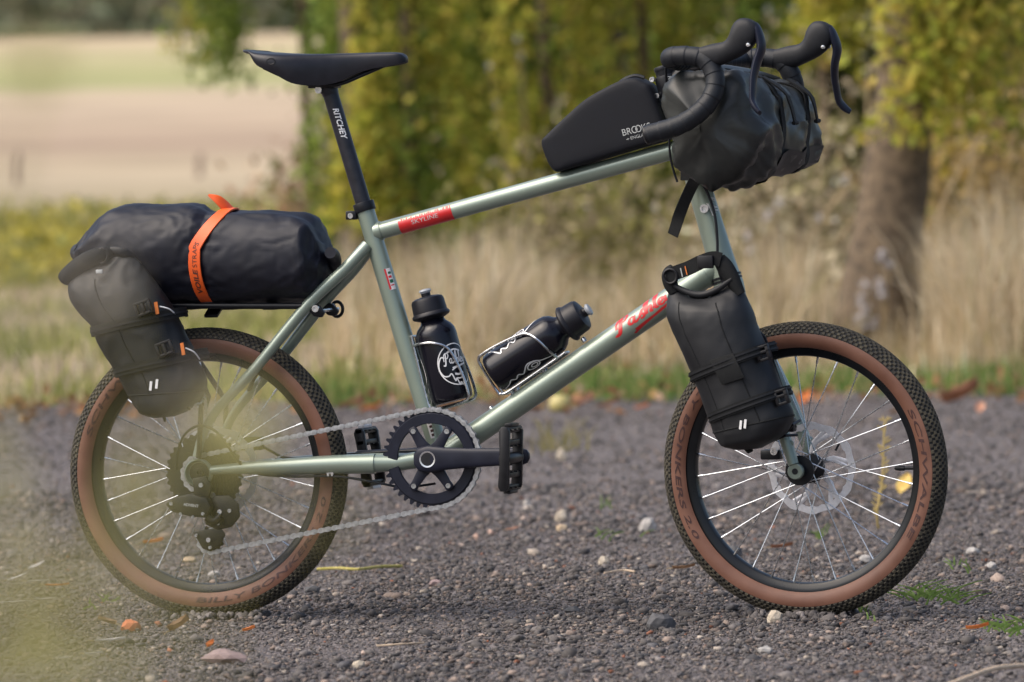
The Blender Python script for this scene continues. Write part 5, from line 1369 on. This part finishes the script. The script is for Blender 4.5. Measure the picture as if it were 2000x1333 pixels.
tree(692, 40, 165, .02, 6.5, 15000, (.10, 0), 'dark green drooping tree behind the saddle and seat post', .06, dep=.4, nst=170)
tree(800, 38.5, 200, .28, 6.5, 12000, (.72, 0), 'yellow leaved tree rising right above the saddle nose', .035, nst=110)
tree(945, 41, 240, .24, 6.5, 13000, (.42, 0), 'mixed green and yellow tree above the middle of the top tube', .035, nst=110)
tree(1070, 40, 170, .26, 6.5, 9500, (.55, 0), 'green tree just left of the dark bare trunk', .035, nst=95)
tree(1165, 41, 120, .8, 6.5, 2600, (.5, 0), 'tree with a dark bare trunk showing above the frame bag', .16, nst=60)
tree(1262, 40.5, 190, .35, 6.5, 10000, (.72, 0), 'yellow green tree behind the handlebar stem', .035, nst=95)
tree(1440, 43, 300, .55, 6.5, 10000, (.25, 0), 'loose green tree seen between the two brake levers', .035, nst=90)
tree(1610, 37, 190, 1.05, 6.5, 4200, (.9, 0), 'bright yellow tree right of the handlebar', .035, nst=70)
tree(1703, 28.4, 300, .75, 6, 5600, (.9, 0), 'thick leaning grey brown trunk standing in the dry grass', .112, lean=.12, name='broad_tree', nst=40)
tree(1850, 33.5, 220, .9, 6, 3600, (.9, 0), 'dark trunked tree with sparse orange leaves at upper right', .10, nst=50, name='broad_tree')
tree(1960, 31.5, 200, .35, 6, 7000, (.9, 0), 'yellow willow like tree at the right edge', .05, nst=75)
tree(600, 47, 200, 1.08, 6.5, 4200, (.35, 0), 'drooping leafy branch tree left of the saddle top', .03, nst=45, xoff=-.74, dep=.4)
tree(2200, 36, 260, .6, 6, 4200, (.7, 0), 'leafy tree standing farthest to the right behind the grass', .07, nst=60)

def bush(px, d, wpx, h, nl, cols, wts, label, name='bush', size=(.05, .09), dep=None, group='bushes behind the trees', z0=0):
    base = G(px, d); t = empty(name, base, label=label, cat='bush', group=group)
    W = wpx / FPX * d / 2; D = dep or .6
    # lumpy mass: sub-clumps
    k = max(10, nl // 90); cx = nrg.uniform(-W, W, k); cy = nrg.uniform(-D, D, k); cz = z0 + (h - z0) * nrg.random(k) ** .8 * np.sqrt(np.clip(1 - (cx / W / 1.25) ** 2, .1, 1))
    i = nrg.integers(0, k, nl); rs = .11 + .10 * nrg.random(k)
    loc = np.stack([cx[i] + nrg.normal(0, 1, nl) * rs[i], cy[i] + nrg.normal(0, 1, nl) * rs[i], np.abs(cz[i] + nrg.normal(0, 1, nl) * rs[i])], 1)
    base_t = pal(k, cols, wts, .25)[i]
    c = np.array(base)[None] + np.outer(loc[:, 0], npr) + np.outer(loc[:, 1], npfw); c[:, 2] = loc[:, 2]
    v, f, tn = leaf_quads(c, nrg.uniform(size[0], size[1], nl), np.clip(base_t * np.exp(nrg.normal(0, .2, (nl, 1))), 0, .9), .2)
    link('crown', fast_mesh('crown', v, f, leaf_m, tn), t)
    rr_ = random.Random(int(px * 3 + d))
    for _ in range(5):
        a = base + _r0 * rr_.uniform(-W, W) * .5 + _fw * rr_.uniform(-D, D) * .5
        MB().tube([a, a + ZUP * h * .4 + _r0 * rr_.uniform(-.1, .1), a + ZUP * h * .85 + _r0 * rr_.uniform(-.25, .25)], [.014, .010, .004], 5).build('stem', bark_m, t)
    return t
DK = [(.07, .09, .025), (.11, .13, .035), (.17, .17, .05), (.26, .23, .10)]
for i, (px, lab) in enumerate(((770, 'dark bush behind the drooping green tree'), (900, 'shaded bush behind the yellow tree at the top tube'), (1110, 'shaded bush around the foot of the bare dark trunk'), (1330, 'olive bush behind the handlebar bag'), (1540, 'olive bush between the handlebar bag and the thick trunk'), (1780, 'brown olive bush behind the thick leaning trunk'), (2040, 'brown olive bush at the right edge behind the grass'), (2300, 'olive bush beyond the right edge tree'))):
    bush(px, 47 + (i % 3), 330 if i else 230, 5.2, 7000, DK if i < 6 else DK[1:], [3, 3, 2, 2] if i < 6 else [3, 3, 2], lab, size=(.07, .12), dep=.7)
bush(600, 44, 60, .62, 500, [(.36, .22, .14), (.26, .22, .10), (.42, .30, .20)], [3, 2, 2], 'reddish brown shrub behind the seat post', dep=.3)
bush(1560, 33, 330, .85, 3000, [(.44, .36, .24), (.30, .27, .13), (.52, .46, .34)], [3, 2, 2], 'bleached scrub right of the head tube', dep=.8, size=(.03, .07))
bush(1955, 31, 240, .95, 3000, [(.46, .32, .10), (.40, .30, .16), (.30, .22, .10)], [3, 3, 2], 'golden brown scrub right of the thick trunk', dep=.6, size=(.03, .07))
bush(1150, 34, 420, .55, 3600, [(.40, .33, .20), (.30, .28, .10), (.24, .22, .08)], [3, 2, 2], 'low straw and olive scrub under the top tube', dep=.6, size=(.03, .07))
# weeds at the left, a continuous yellowish ground cover
n = 26000; px = nrg.uniform(-900, 730, n); d = dsamp(n, 42, 66)
hmax = .26 + .16 * patch(px, d, .7, 31)
c = gpts(px, d); c[:, 2] = hmax * nrg.random(n) ** .7
pq = patch(px, d, 1.3, 41) + nrg.normal(0, .15, n)
tint = np.where((pq > .10)[:, None], pal(n, [(.52, .44, .07), (.46, .40, .10)], [1, 1]), np.where((pq < -.12)[:, None], pal(n, [(.19, .22, .07), (.26, .27, .09)], [1, 1]), pal(n, [(.36, .34, .10), (.44, .40, .18)], [1, 1])))
v, f, tn = leaf_quads(c, nrg.uniform(.05, .09, n), tint, .0)
link('weeds', fast_mesh('weeds', v, f, leaf_m, tn), None, label='low yellow green weeds covering the rough ground behind the dry bag', cat='weeds', kind='stuff')
# leaf litter along the far edge of the track
n = 900; px = nrg.uniform(-300, 2400, n); d = 24.5 + nrg.normal(0, .55, n); kp = (patch(px, d, 1.8, 61) > -.05) | (nrg.random(n) < .2); px, d = px[kp], d[kp]; n = len(px)
c = gpts(px, d); c[:, 2] = nrg.uniform(.01, .035, n)
v, f, tn = leaf_quads(c, nrg.uniform(.025, .055, n), pal(n, [(.30, .15, .07), (.42, .22, .11), (.22, .12, .06), (.46, .30, .12), (.50, .34, .24)], [3, 2, 3, 1, 2], .25), .0, .7)
link('leaf_litter', fast_mesh('leaf_litter', v, f, leaf_m, tn), None, label='brown and tan leaf litter strewn along the far edge of the track', cat='leaves', kind='stuff')
# far wood on the skyline
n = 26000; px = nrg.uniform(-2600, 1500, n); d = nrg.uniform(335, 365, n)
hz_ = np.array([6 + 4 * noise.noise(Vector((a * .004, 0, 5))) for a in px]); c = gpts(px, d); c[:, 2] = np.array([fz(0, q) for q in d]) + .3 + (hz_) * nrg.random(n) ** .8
v, f, tn = leaf_quads(c, nrg.uniform(.5, 1.1, n), pal(n, [(.27, .31, .21), (.33, .33, .22), (.42, .36, .25), (.36, .33, .21)], [4, 3, 1, 2], .25), .1)  # leaf tints paled to grey-olive: distance haze painted into the colour
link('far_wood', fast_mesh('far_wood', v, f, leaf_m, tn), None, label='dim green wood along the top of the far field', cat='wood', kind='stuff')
# fence posts in the field
wood_m = mat('weathered_wood', (.26, .20, .16), .9, 0, .3, 20, bump=.5, bs=60)
for px, d, h, lab in ((38, 88, .34, 'weathered fence post at the far left in the field'), (395, 90, .26, 'weathered fence post above the dry bag in the field')):
    b_ = G(px, d); z = fz(0, d); r_ = .04
    MB().tube([b_ + ZUP * (z - .1), b_ + ZUP * (z + h * .5), b_ + ZUP * (z + h) + _r0 * .02, b_ + ZUP * (z + h + .015) + _r0 * .02], [r_ * 1.1, r_, r_ * .95, r_ * .4], 8).build('fence_post', wood_m, None, label=lab, cat='post', group='fence posts in the field')

# ---------------------------------------------------------------- plants with white seed heads
fluff = mat('white_seed_fluff', (.66, .64, .66), .9, 0, .1, 60, trans=.3)
stem_m = mat('dry_stem', (.30, .22, .12), .85, 0, .25, 60)
def seed_plant(px, d, heads, label, r=.022):
    b_ = G(px, d); t = empty('seed_head_plant', b_, label=label, cat='plant', group='plants with white seed heads')
    for hx_, hy_ in heads:
        p = CP + ray(hx_, hy_) * d
        MB().tube(cr([b_, b_.lerp(p, .5) + _r0 * .02, p], 4), [.004] * 9, 5).build('stem', stem_m, t)
        mb = MB(); rr_ = random.Random(int(hx_ * 7 + hy_))
        for _ in range(26):
            e = Vector((rr_.gauss(0, 1), rr_.gauss(0, 1), rr_.gauss(0, 1))).normalized(); s_, u_ = perp(e); q = p + e * r * .25
            e2 = e * r * rr_.uniform(.6, 1.1)
            mb.add([q - s_ * r * .14, q + e2 - s_ * r * .3, q + e2 * 1.1, q + e2 + s_ * r * .3, q + s_ * r * .14], [(0, 1, 2, 3, 4)])
        mb.build('seed_head', fluff, t, smooth=False)
seed_plant(1705, 28, [(1690, 560), (1682, 585), (1720, 555), (1725, 570), (1690, 605), (1676, 625), (1688, 632), (1708, 632), (1722, 500), (1735, 520), (1678, 738)], 'white seed head cluster in front of the thick trunk')
seed_plant(1455, 31, [(1460, 457), (1466, 488), (1520, 398), (1600, 430), (1650, 350), (1500, 420)], 'white seed heads beside the head tube')
seed_plant(1190, 35, [(1150, 398), (1165, 470), (1230, 420), (1280, 405), (1300, 440), (1145, 395), (1190, 500)], 'white seed heads under the frame bag')
seed_plant(1030, 39, [(955, 130), (1010, 75), (1018, 110), (970, 205), (960, 320)], 'pale seed tufts up among the green tree leaves', .016)
seed_plant(1500, 40, [(1490, 75), (1535, 75), (1500, 20), (1550, 15), (1560, 160)], 'pale seed tufts between the brake levers', .018)
# bare twigs before the trunk
tw_ = empty('bramble', G(1700, 29), label='bare tangled twigs in front of the thick trunk', cat='twigs')
for pk in (((1640, 470), (1690, 400), (1760, 340), (1850, 285)), ((1700, 560), (1720, 380), (1695, 250), (1698, 120)), ((1780, 560), (1850, 380), (1920, 260), (1990, 150)), ((1640, 300), (1680, 360), (1720, 400), (1780, 500)), ((1830, 560), (1880, 420), (1900, 300), (1890, 120)), ((1610, 420), (1655, 370), (1690, 330), (1700, 250))):
    MB().tube(cr([CP + ray(x, y) * (29 + .15 * i) for i, (x, y) in enumerate(pk)], 5), [.009 - .0004 * i for i in range(16)], 6).build('twig', stem_m, tw_)
# ================================================================== small things on the track
def leafmat(name, c1, c2): return mat(name, c1, .6, 0, .2, 60, col2=c2, bump=.4, bs=250, trans=.2)
LM = {'brown': leafmat('brown_dead_leaf', (.16, .085, .045), (.28, .17, .09)), 'orange': leafmat('orange_dead_leaf', (.50, .13, .03), (.62, .22, .06)), 'yellow': leafmat('yellow_dead_leaf', (.58, .36, .06), (.66, .50, .16)),
      'pale': leafmat('pale_grey_leaf', (.42, .40, .40), (.58, .56, .55)), 'pink': leafmat('pinkish_dead_leaf', (.50, .24, .16), (.60, .36, .24)), 'rust': leafmat('rusty_dead_leaf', (.16, .065, .035), (.27, .12, .06)), 'olive': leafmat('olive_dead_leaf', (.24, .22, .06), (.36, .30, .10))}
def fallen_leaf(px, py, Lpx, Wr, head, lift, curl, m, label, group=None):
    p = ground_at(px, py, .006); d = (p - CP).dot(_fw); L = Lpx * d / FPX; W = L * Wr
    a = radians(head); e = _r0 * cos(a) + _fw * sin(a); s_ = ZUP.cross(e)
    e = (e + ZUP * lift).normalized(); n = e.cross(s_).normalized()
    nu, nv = 9, 6; V, F = [], []; rr_ = random.Random(int(px + py))
    for i in range(nu + 1):
        u = i / nu; w = W / 2 * (sin(pi * min(1, max(0, u * .96 + .03))) ** .75) * (1.15 - .3 * u) * (1 + .08 * rr_.uniform(-1, 1))
        for j in range(nv + 1):
            v = j / nv * 2 - 1
            V.append(p + e * (L * (u - .5)) + s_ * (w * v) + n * (curl * W * (v * v) + .35 * curl * L * (u - .5) ** 2 * 2 + .02 * W * sin(u * 19) * abs(v)) + ZUP * (abs(lift) * L * .45 + .004))
    for i in range(nu):
        for j in range(nv): F.append((i * (nv + 1) + j, (i + 1) * (nv + 1) + j, (i + 1) * (nv + 1) + j + 1, i * (nv + 1) + j + 1))
    t = empty('fallen_leaf', p, label=label, cat='leaf', group=group)
    me = bpy.data.meshes.new('blade'); me.from_pydata([tuple(q) for q in V], [], F); me.shade_smooth(); me.materials.append(LM[m]); link('blade', me, t)
    st_ = V[(nv + 1) * 0 + nv // 2]
    MB().tube([st_, st_ - e * L * .16 + ZUP * .002, st_ - e * L * .28], [.0009, .0008, .0006], 5).build('stalk', stem_m, t)
FLV = 'dead leaves lying on the track'
for a in ((352, 1240, 46, .75, 20, .55, .35, 'brown', 'curled brown leaf with dark veins below the rear tyre'), (215, 1258, 62, .30, 12, .06, .2, 'pale', 'long pale grey leaf left of the curled brown leaf'),
          (122, 1293, 40, .30, 15, .08, .2, 'pale', 'pale grey leaf scrap in the lower left corner'), (183, 1284, 36, .35, -8, .1, .25, 'pale', 'pale grey leaf scrap right of the corner scrap'),
          (72, 1117, 40, .42, 35, .35, .2, 'pale', 'pale leaf standing on edge left of the rear tyre'), (34, 1137, 48, .22, 38, .25, .1, 'pale', 'thin slanting pale leaf at the left edge'),
          (74, 1141, 44, .3, -8, .05, .15, 'pale', 'pale leaf lying beside an orange leaf'), (112, 1150, 52, .3, -22, .05, .2, 'orange', 'slim orange leaf beside the pale leaf at left'),
          (22, 1182, 70, .2, 4, .03, .1, 'pale', 'long pale strip of leaf at the left edge'), (88, 1176, 44, .25, 10, .05, .15, 'pale', 'short pale strip of leaf left of the rear tyre'),
          (412, 1270, 26, .6, 60, .4, .4, 'orange', 'little orange leaf against the flat purple stone'), (487, 1239, 26, .6, 10, .3, .35, 'orange', 'little rusty orange leaf below the rear tyre'),
          (208, 1226, 40, .6, 160, .3, .3, 'brown', 'dull brown leaf beside the orange tile shard'), (1910, 1236, 46, .42, -12, .18, .35, 'orange', 'bright orange leaf right of the front tyre'),
          (1768, 975, 52, .62, 60, 1.1, .15, 'yellow', 'yellow leaf standing behind the front spokes'), (1336, 1117, 46, .4, -15, .12, .3, 'brown', 'brown leaf left of the front tyre'),
          (1528, 1076, 44, .45, -10, .15, .3, 'rust', 'rusty leaf seen through the front spokes'), (838, 992, 30, .35, 10, .1, .2, 'rust', 'rust brown leaf scrap below the chainring'), (1000, 1040, 26, .4, 20, .15, .3, 'pink', 'pinkish leaf scrap right of the lower chain run'), (300, 1066, 40, .5, 5, .15, .3, 'orange', 'orange brown leaf seen through the rear spokes'),
          (640, 835, 30, .6, 10, .2, .3, 'pink', 'pink orange leaf right of the rear tyre'), (690, 800, 52, .5, 10, .35, .3, 'rust', 'reddish leaf at the track edge by the seat tube'), (728, 806, 42, .5, -10, .3, .3, 'orange', 'orange brown leaf beside the reddish one at the track edge'),
          (1002, 803, 60, .4, 8, .25, .3, 'olive', 'olive leaf at the track edge above the down tube'), (1133, 801, 56, .55, -6, .35, .35, 'pink', 'pink tan leaf beside the round yellow fruit'), (1047, 797, 26, .6, 30, .4, .3, 'pink', 'small pink leaf left of the round yellow fruit'),
          (1190, 800, 44, .5, 20, .3, .3, 'rust', 'rust leaf at the track edge left of the front tyre'), (1255, 803, 30, .6, 0, .3, .3, 'orange', 'small orange leaf at the track edge left of the front tyre'), (1573, 795, 44, .6, 70, .6, .3, 'orange', 'upright orange leaf behind the top of the front wheel'),
          (1880, 795, 84, .5, 22, .4, .5, 'rust', 'large rusty curled leaf at the track edge far right'), (1915, 812, 36, .6, 80, .6, .3, 'pink', 'tan leaf below the large rusty curled leaf'), (1755, 812, 40, .5, 10, .3, .3, 'brown', 'brown leaf behind the front tyre edge'), (185, 808, 46, .5, 15, .3, .3, 'orange', 'orange leaf left of the rear tyre top'), (60, 812, 60, .5, 5, .3, .3, 'brown', 'brown leaf at the track edge far left')):
    fallen_leaf(*a, group=FLV)
def rock(px, py, wpx, hpx, m, label, seed=0, name='stone', flat=1.0):
    p = ground_at(px, py + hpx * .5, 0); d = (p - CP).dot(_fw); k = d / FPX
    bm = bmesh.new(); bmesh.ops.create_icosphere(bm, subdivisions=2, radius=1)
    for q in bm.verts:
        n_ = q.co.normalized(); f_ = 1 + .34 * noise.noise(n_ * 1.6 + Vector((seed * 3.1, 0, 0))) + .20 * noise.noise(n_ * 3.7 + Vector((seed, 5, 0)))
        c = n_ * f_
        q.co = _r0 * (c.x * wpx * k / 2) + _fw * (c.y * wpx * k / 2 * .8) + ZUP * (c.z * hpx * k * .62 * flat)
    me = bpy.data.meshes.new(name); bm.to_mesh(me); bm.free(); me.materials.append(m)
    o = link(name, me, None, label=label, cat='stone', group='larger stones on the track'); o.location = p + ZUP * (hpx * k * .30)
def stonemat(n, c, c2): return mat(n, c, .8, 0, .2, 90, col2=c2, bump=.5, bs=220)
SM = {'cream': stonemat('cream_stone', (.40, .34, .26), (.50, .44, .36)), 'grey': stonemat('pale_grey_stone', (.30, .285, .27), (.40, .38, .36)), 'dark': stonemat('dark_slate_stone', (.05, .05, .055), (.10, .10, .105)), 'ochre': stonemat('ochre_stone', (.38, .28, .18), (.48, .38, .26)), 'pink': stonemat('pink_stone', (.48, .30, .24), (.55, .38, .30)), 'purple': stonemat('purple_brown_stone', (.22, .16, .16), (.30, .22, .21)), 'tile': stonemat('orange_tile_shard', (.50, .14, .05), (.58, .20, .09))}
for i, (px, py, w, h, m, lab) in enumerate(((1097, 1006, 24, 22, 'cream', 'cream stone on top of an ochre stone right of the crank'), (1097, 1030, 26, 14, 'ochre', 'flat ochre stone under the cream stone'), (1266, 1023, 34, 28, 'grey', 'rounded pale grey stone left of the front tyre'), (1290, 1211, 58, 34, 'dark', 'largest dark stone below and left of the front tyre'),
        (1030, 984, 16, 20, 'grey', 'narrow whitish stone below the pedal'), (1514, 1203, 30, 26, 'cream', 'pale wedge stone against the bottom of the front tyre'), (1179, 1094, 22, 18, 'cream', 'small cream stone between the wheels'), (930, 1047, 11, 10, 'pink', 'tiny pink pebble left of its twin under the lower chain'), (958, 1039, 11, 10, 'pink', 'tiny pink pebble right of its twin under the lower chain'),
        (701, 1296, 22, 16, 'cream', 'cream pebble near the bottom edge under the crank'), (1495, 1269, 30, 16, 'grey', 'flat pale stone below the front tyre near the bottom edge'), (1097, 888, 22, 22, 'cream', 'cream stone in the thin grass behind the pedal'), (440, 1280, 86, 26, 'purple', 'broad flat purple brown stone below the rear tyre'), (256, 1219, 42, 24, 'tile', 'orange red tile shard left of the rear tyre contact'),
        (850, 1138, 26, 14, 'purple', 'brownish pebble in the middle of the track'), (1118, 1190, 28, 14, 'dark', 'dark pebble left of the largest dark stone'), (418, 1120, 24, 14, 'grey', 'flat grey stone seen through the lower rear spokes'), (370, 1092, 30, 12, 'ochre', 'flat ochre stone behind the rear spokes'), (1690, 1090, 30, 14, 'grey', 'grey stone behind the front spokes at right'), (1900, 1075, 28, 12, 'grey', 'flat pale stone right of the front tyre'), (1935, 1105, 26, 16, 'grey', 'rounded pale stone farther right of the front tyre'), (1430, 1075, 40, 24, 'dark', 'dark lump seen through the front spokes'), (610, 1150, 30, 16, 'dark', 'dark stone right of the rear tyre bottom'))):
    rock(px, py, w, h, SM[m], lab, i)
# fallen fruit
fr_m = mat('yellow_fruit_skin', (.40, .36, .12), .4, 0, .2, 40, col2=(.50, .42, .18))
p = ground_at(1094, 806, 0); k = (p - CP).dot(_fw) / FPX
fr = empty('fallen_fruit', p, label='round yellow fruit lying at the edge of the track', cat='fruit')
MB().lathe(p, ZUP, [(.002, .004), (19 * k, 3 * k), (22 * k, 14 * k), (21 * k, 24 * k), (14 * k, 33 * k), (5 * k, 34 * k), (.002, 31 * k)], 18).build('flesh', fr_m, fr, ang=80)
MB().tube([p + ZUP * 31 * k, p + ZUP * 40 * k + _r0 * 4 * k], [.0018, .0013], 6).build('stalk', stem_m, fr)
# straw stick and lichen twig
def stick(pk, r, m, label, name):
    pts_ = [ground_at(x, y, .010 + z) for x, y, z in pk]
    MB().tube(cr(pts_, 6), [r * (1 + .18 * noise.noise(Vector((i * .9, pk[0][0], 0)))) for i in range(6 * (len(pk) - 1) + 1)], 7).build(name, m, None, label=label, cat='stick')
straw_m = mat('bleached_straw', (.52, .40, .28), .7, 0, .2, 60)
stick(((1835, 1345, 0), (1890, 1324, .006), (1945, 1306, .01), (2010, 1300, .004), (2080, 1296, 0)), .0038, straw_m, 'bleached straw stem crossing the lower right corner', 'straw_stem')
stick(((735, 1262, 0), (790, 1258, .002), (828, 1256, 0)), .0016, straw_m, 'thin straw lying below the crank', 'straw_stem')
lich = mat('yellow_lichen_bark', (.30, .27, .05), .9, 0, .3, 120, col2=(.42, .36, .14), bump=.8, bs=200)
stick(((620, 1112, 0), (660, 1110, .003), (700, 1112, .004), (745, 1107, .003), (785, 1106, 0)), 0.0030, lich, 'yellow lichened twig right of the rear tyre', 'lichen_twig')
stick(((1180, 1120, 0), (1215, 1114, .002), (1240, 1117, 0)), .0018, straw_m, 'short straw beside the small cream stone', 'straw_stem')
# small tufts of grass on the track
tuft_m = mat('green_grass_blade', (.13, .24, .04), .6, 0, .3, 30, col2=(.22, .32, .08), trans=.35)
ytuft_m = mat('yellowed_grass_blade', (.28, .26, .08), .6, 0, .3, 30, col2=(.40, .34, .14), trans=.3)
def tuft(px, py, wpx, hpx, n, m, label):
    b_ = ground_at(px, py, 0); d = (b_ - CP).dot(_fw); k = d / FPX; t = empty('grass_tuft', b_, label=label, cat='grass', group='grass tufts on the track'); rr_ = random.Random(int(px * 2 + py))
    for _ in range(n):
        o = b_ + _r0 * (rr_.gauss(0, .22) * wpx * k) + _fw * rr_.gauss(0, .10); a = rr_.uniform(-1, 1); h = hpx * k * rr_.uniform(.4, 1.1); s_ = wpx * k * .45 * a
        fw2 = rr_.uniform(-.4, .4) * h
        MB().tube(cr([o, o + ZUP * h * .6 + _r0 * s_ * .35 + _fw * fw2 * .3, o + ZUP * h + _r0 * s_ + _fw * fw2], 4), [.0016 - .00015 * i for i in range(9)], 4, flat=(1.4, .4), up=_fw).build('blade', m, t)
for a in ((1826, 1172, 150, 28, 44, tuft_m, 'spreading green grass tuft right of the front tyre'), (1965, 1228, 120, 22, 30, tuft_m, 'green grass tuft near the bright orange leaf'), (1690, 1203, 26, 24, 7, tuft_m, 'tiny green tuft beneath the front tyre'), (1190, 1052, 90, 16, 6, tuft_m, 'few green blades left of the pale grey stone'), (1180, 992, 30, 26, 4, tuft_m, 'thin upright blades behind the pale grey stone'),
          (1085, 880, 110, 62, 34, ytuft_m, 'thin yellowed grass tuft behind the pedal'), (1600, 1050, 40, 26, 8, tuft_m, 'small green blades seen through the front spokes'), (500, 1150, 60, 24, 10, ytuft_m, 'yellowed blades inside the rear wheel'), (1880, 1110, 46, 18, 8, tuft_m, 'tiny green sprout right of the front tyre'), (205, 1180, 50, 18, 10, tuft_m, 'tiny green sprout left of the rear tyre contact')):
    tuft(*a)
# yellow weed stalk behind the front spokes
yw = mat('yellow_dry_weed', (.50, .38, .12), .7, 0, .2, 60, col2=(.60, .46, .18), trans=.2)
b_ = ground_at(1716, 1034, 0); d_w = (b_ - CP).dot(_fw); wd = empty('weed_stalk', b_, label='slender yellow weed stalk behind the front spokes', cat='plant')
sk = cr([b_] + [CP + ray(x, y) * d_w for x, y in ((1713, 1000), (1722, 950), (1725, 900), (1726, 860), (1730, 822))], 5)
MB().tube(sk, [.0028 - .00006 * i for i in range(len(sk))], 6).build('stem', yw, wd)
rr_ = random.Random(3)
for i in range(4, len(sk)):
    for _ in range(2):
        e = (_r0 * rr_.uniform(-1, 1) + ZUP * rr_.uniform(.2, 1)).normalized(); l_ = rr_.uniform(.008, .02); p = sk[i]
        MB().tube([p, p + e * l_ * .6, p + e * l_], [.0008, .0024, .0006], 5, flat=(1, .5), up=_fw).build('floret', yw, wd)

# ================================================================== blurred weed close to the camera
fg_m = {'y': mat('near_yellow_leaf', (.72, .66, .26), .6, 0, .15, 20, trans=.55), 'o': mat('near_olive_leaf', (.47, .43, .17), .6, 0, .15, 20, trans=.55), 'b': mat('near_dry_leaf', (.66, .58, .46), .7, 0, .15, 20, trans=.5)}
FD = 2.5
def near(px, py, d): return CP + ray(px, py) * d
def sprig(stem, leaves, label, d0):
    b_ = near(stem[0][0], stem[0][1], d0); b_.z = 0
    t = empty('foreground_weed', b_, label=label, cat='plant', group='weeds close to the camera')
    pts_ = [near(x, y, d0) for x, y in stem]
    MB().tube(cr([b_, b_.lerp(pts_[0], .6) + _r0 * .01] + pts_, 4), .0011, 6).build('stem', fg_m['o'], t)
    rr_ = random.Random(int(stem[0][0]))
    for px, py, sz, c, dd in leaves:
        p = near(px, py, d0 + dd); a = rr_.uniform(0, pi); L = sz * (d0 + dd) / FPX
        e = (CR * cos(a) + CU * sin(a)); s_ = (CR * -sin(a) + CU * cos(a)) * .8 + CF * rr_.uniform(-.6, .6)
        s_.normalize(); n = e.cross(s_)
        V, F = [], []
        for i in range(7):
            u = i / 6; w = .30 * L * sin(pi * (u * .94 + .03)) ** .8
            V += [p + e * L * (u - .5) + s_ * w + n * L * .05, p + e * L * (u - .5), p + e * L * (u - .5) - s_ * w + n * L * .05]
        for i in range(6): F += [(3 * i, 3 * i + 3, 3 * i + 4, 3 * i + 1), (3 * i + 1, 3 * i + 4, 3 * i + 5, 3 * i + 2)]
        me = bpy.data.meshes.new('leaf'); me.from_pydata([tuple(q) for q in V], [], F); me.shade_smooth(); me.materials.append(fg_m[c]); link('leaf', me, t)
        q = min(pts_, key=lambda v_: (v_ - p).length)
        MB().tube([q, q.lerp(p, .5) + CU * .003, p], .0005, 5).build('leaf_stalk', fg_m['o'], t)
sprig([(40, 1330), (150, 1150), (260, 960), (250, 760), (215, 560)], [(285, 945, 150, 'o', 0), (262, 985, 130, 'o', .1), (310, 985, 90, 'o', -.1), (270, 910, 80, 'y', 0), (190, 562, 80, 'b', 0), (158, 588, 55, 'b', .1), (215, 540, 50, 'b', 0), (330, 1120, 60, 'y', 0), (250, 1150, 70, 'b', .1), (170, 1040, 60, 'o', 0), (345, 755, 36, 'b', .1), (230, 880, 60, 'o', 0), (345, 1060, 55, 'y', 0), (300, 1200, 50, 'y', .1)], 'tall out of focus weed nearest the rear wheel', FD)
sprig([(420, 1340), (440, 1150), (455, 980), (455, 830)], [(450, 815, 150, 'y', 0), (430, 850, 115, 'y', .1), (400, 775, 60, 'b', 0), (485, 845, 90, 'y', 0), (455, 880, 80, 'y', 0), (400, 800, 60, 'b', 0), (480, 900, 50, 'y', .1), (640, 1000, 60, 'o', 0), (520, 960, 40, 'y', 0), (650, 1060, 40, 'o', .1), (420, 760, 50, 'b', 0)], 'out of focus pale yellow weed over the rear hub', FD - .1)
sprig([(-60, 1400), (20, 1300), (60, 1240)], [(40, 1300, 100, 'o', 0), (110, 1260, 90, 'o', .05), (30, 1200, 90, 'o', 0), (140, 1320, 80, 'y', 0), (200, 1290, 80, 'o', .1), (90, 1180, 80, 'o', 0), (-10, 1100, 100, 'o', 0), (20, 1040, 70, 'b', .1), (60, 1330, 120, 'y', .1), (220, 1340, 90, 'y', 0), (150, 1200, 70, 'y', 0), (0, 1250, 120, 'o', .1), (260, 1250, 60, 'o', 0), (180, 1130, 60, 'y', .1), (310, 1300, 60, 'y', 0), (120, 1090, 60, 'o', 0), (60, 1120, 70, 'y', .1), (240, 1080, 50, 'y', 0), (350, 1230, 50, 'o', .1), (20, 960, 60, 'y', 0)], 'blurred olive weed filling the lower left corner', FD - .2)
sprig([(-80, 900), (-20, 500), (40, 250), (70, 130)], [(72, 120, 110, 'o', 0), (45, 140, 60, 'o', .1), (90, 95, 50, 'y', 0), (100, 150, 50, 'o', 0), (20, 330, 70, 'b', 0), (30, 1000, 80, 'o', 0), (-5, 920, 90, 'y', .1), (-20, 520, 80, 'y', 0), (10, 650, 60, 'b', .1), (-10, 800, 70, 'y', 0)], 'blurred weed tip at the upper left', FD + .3)
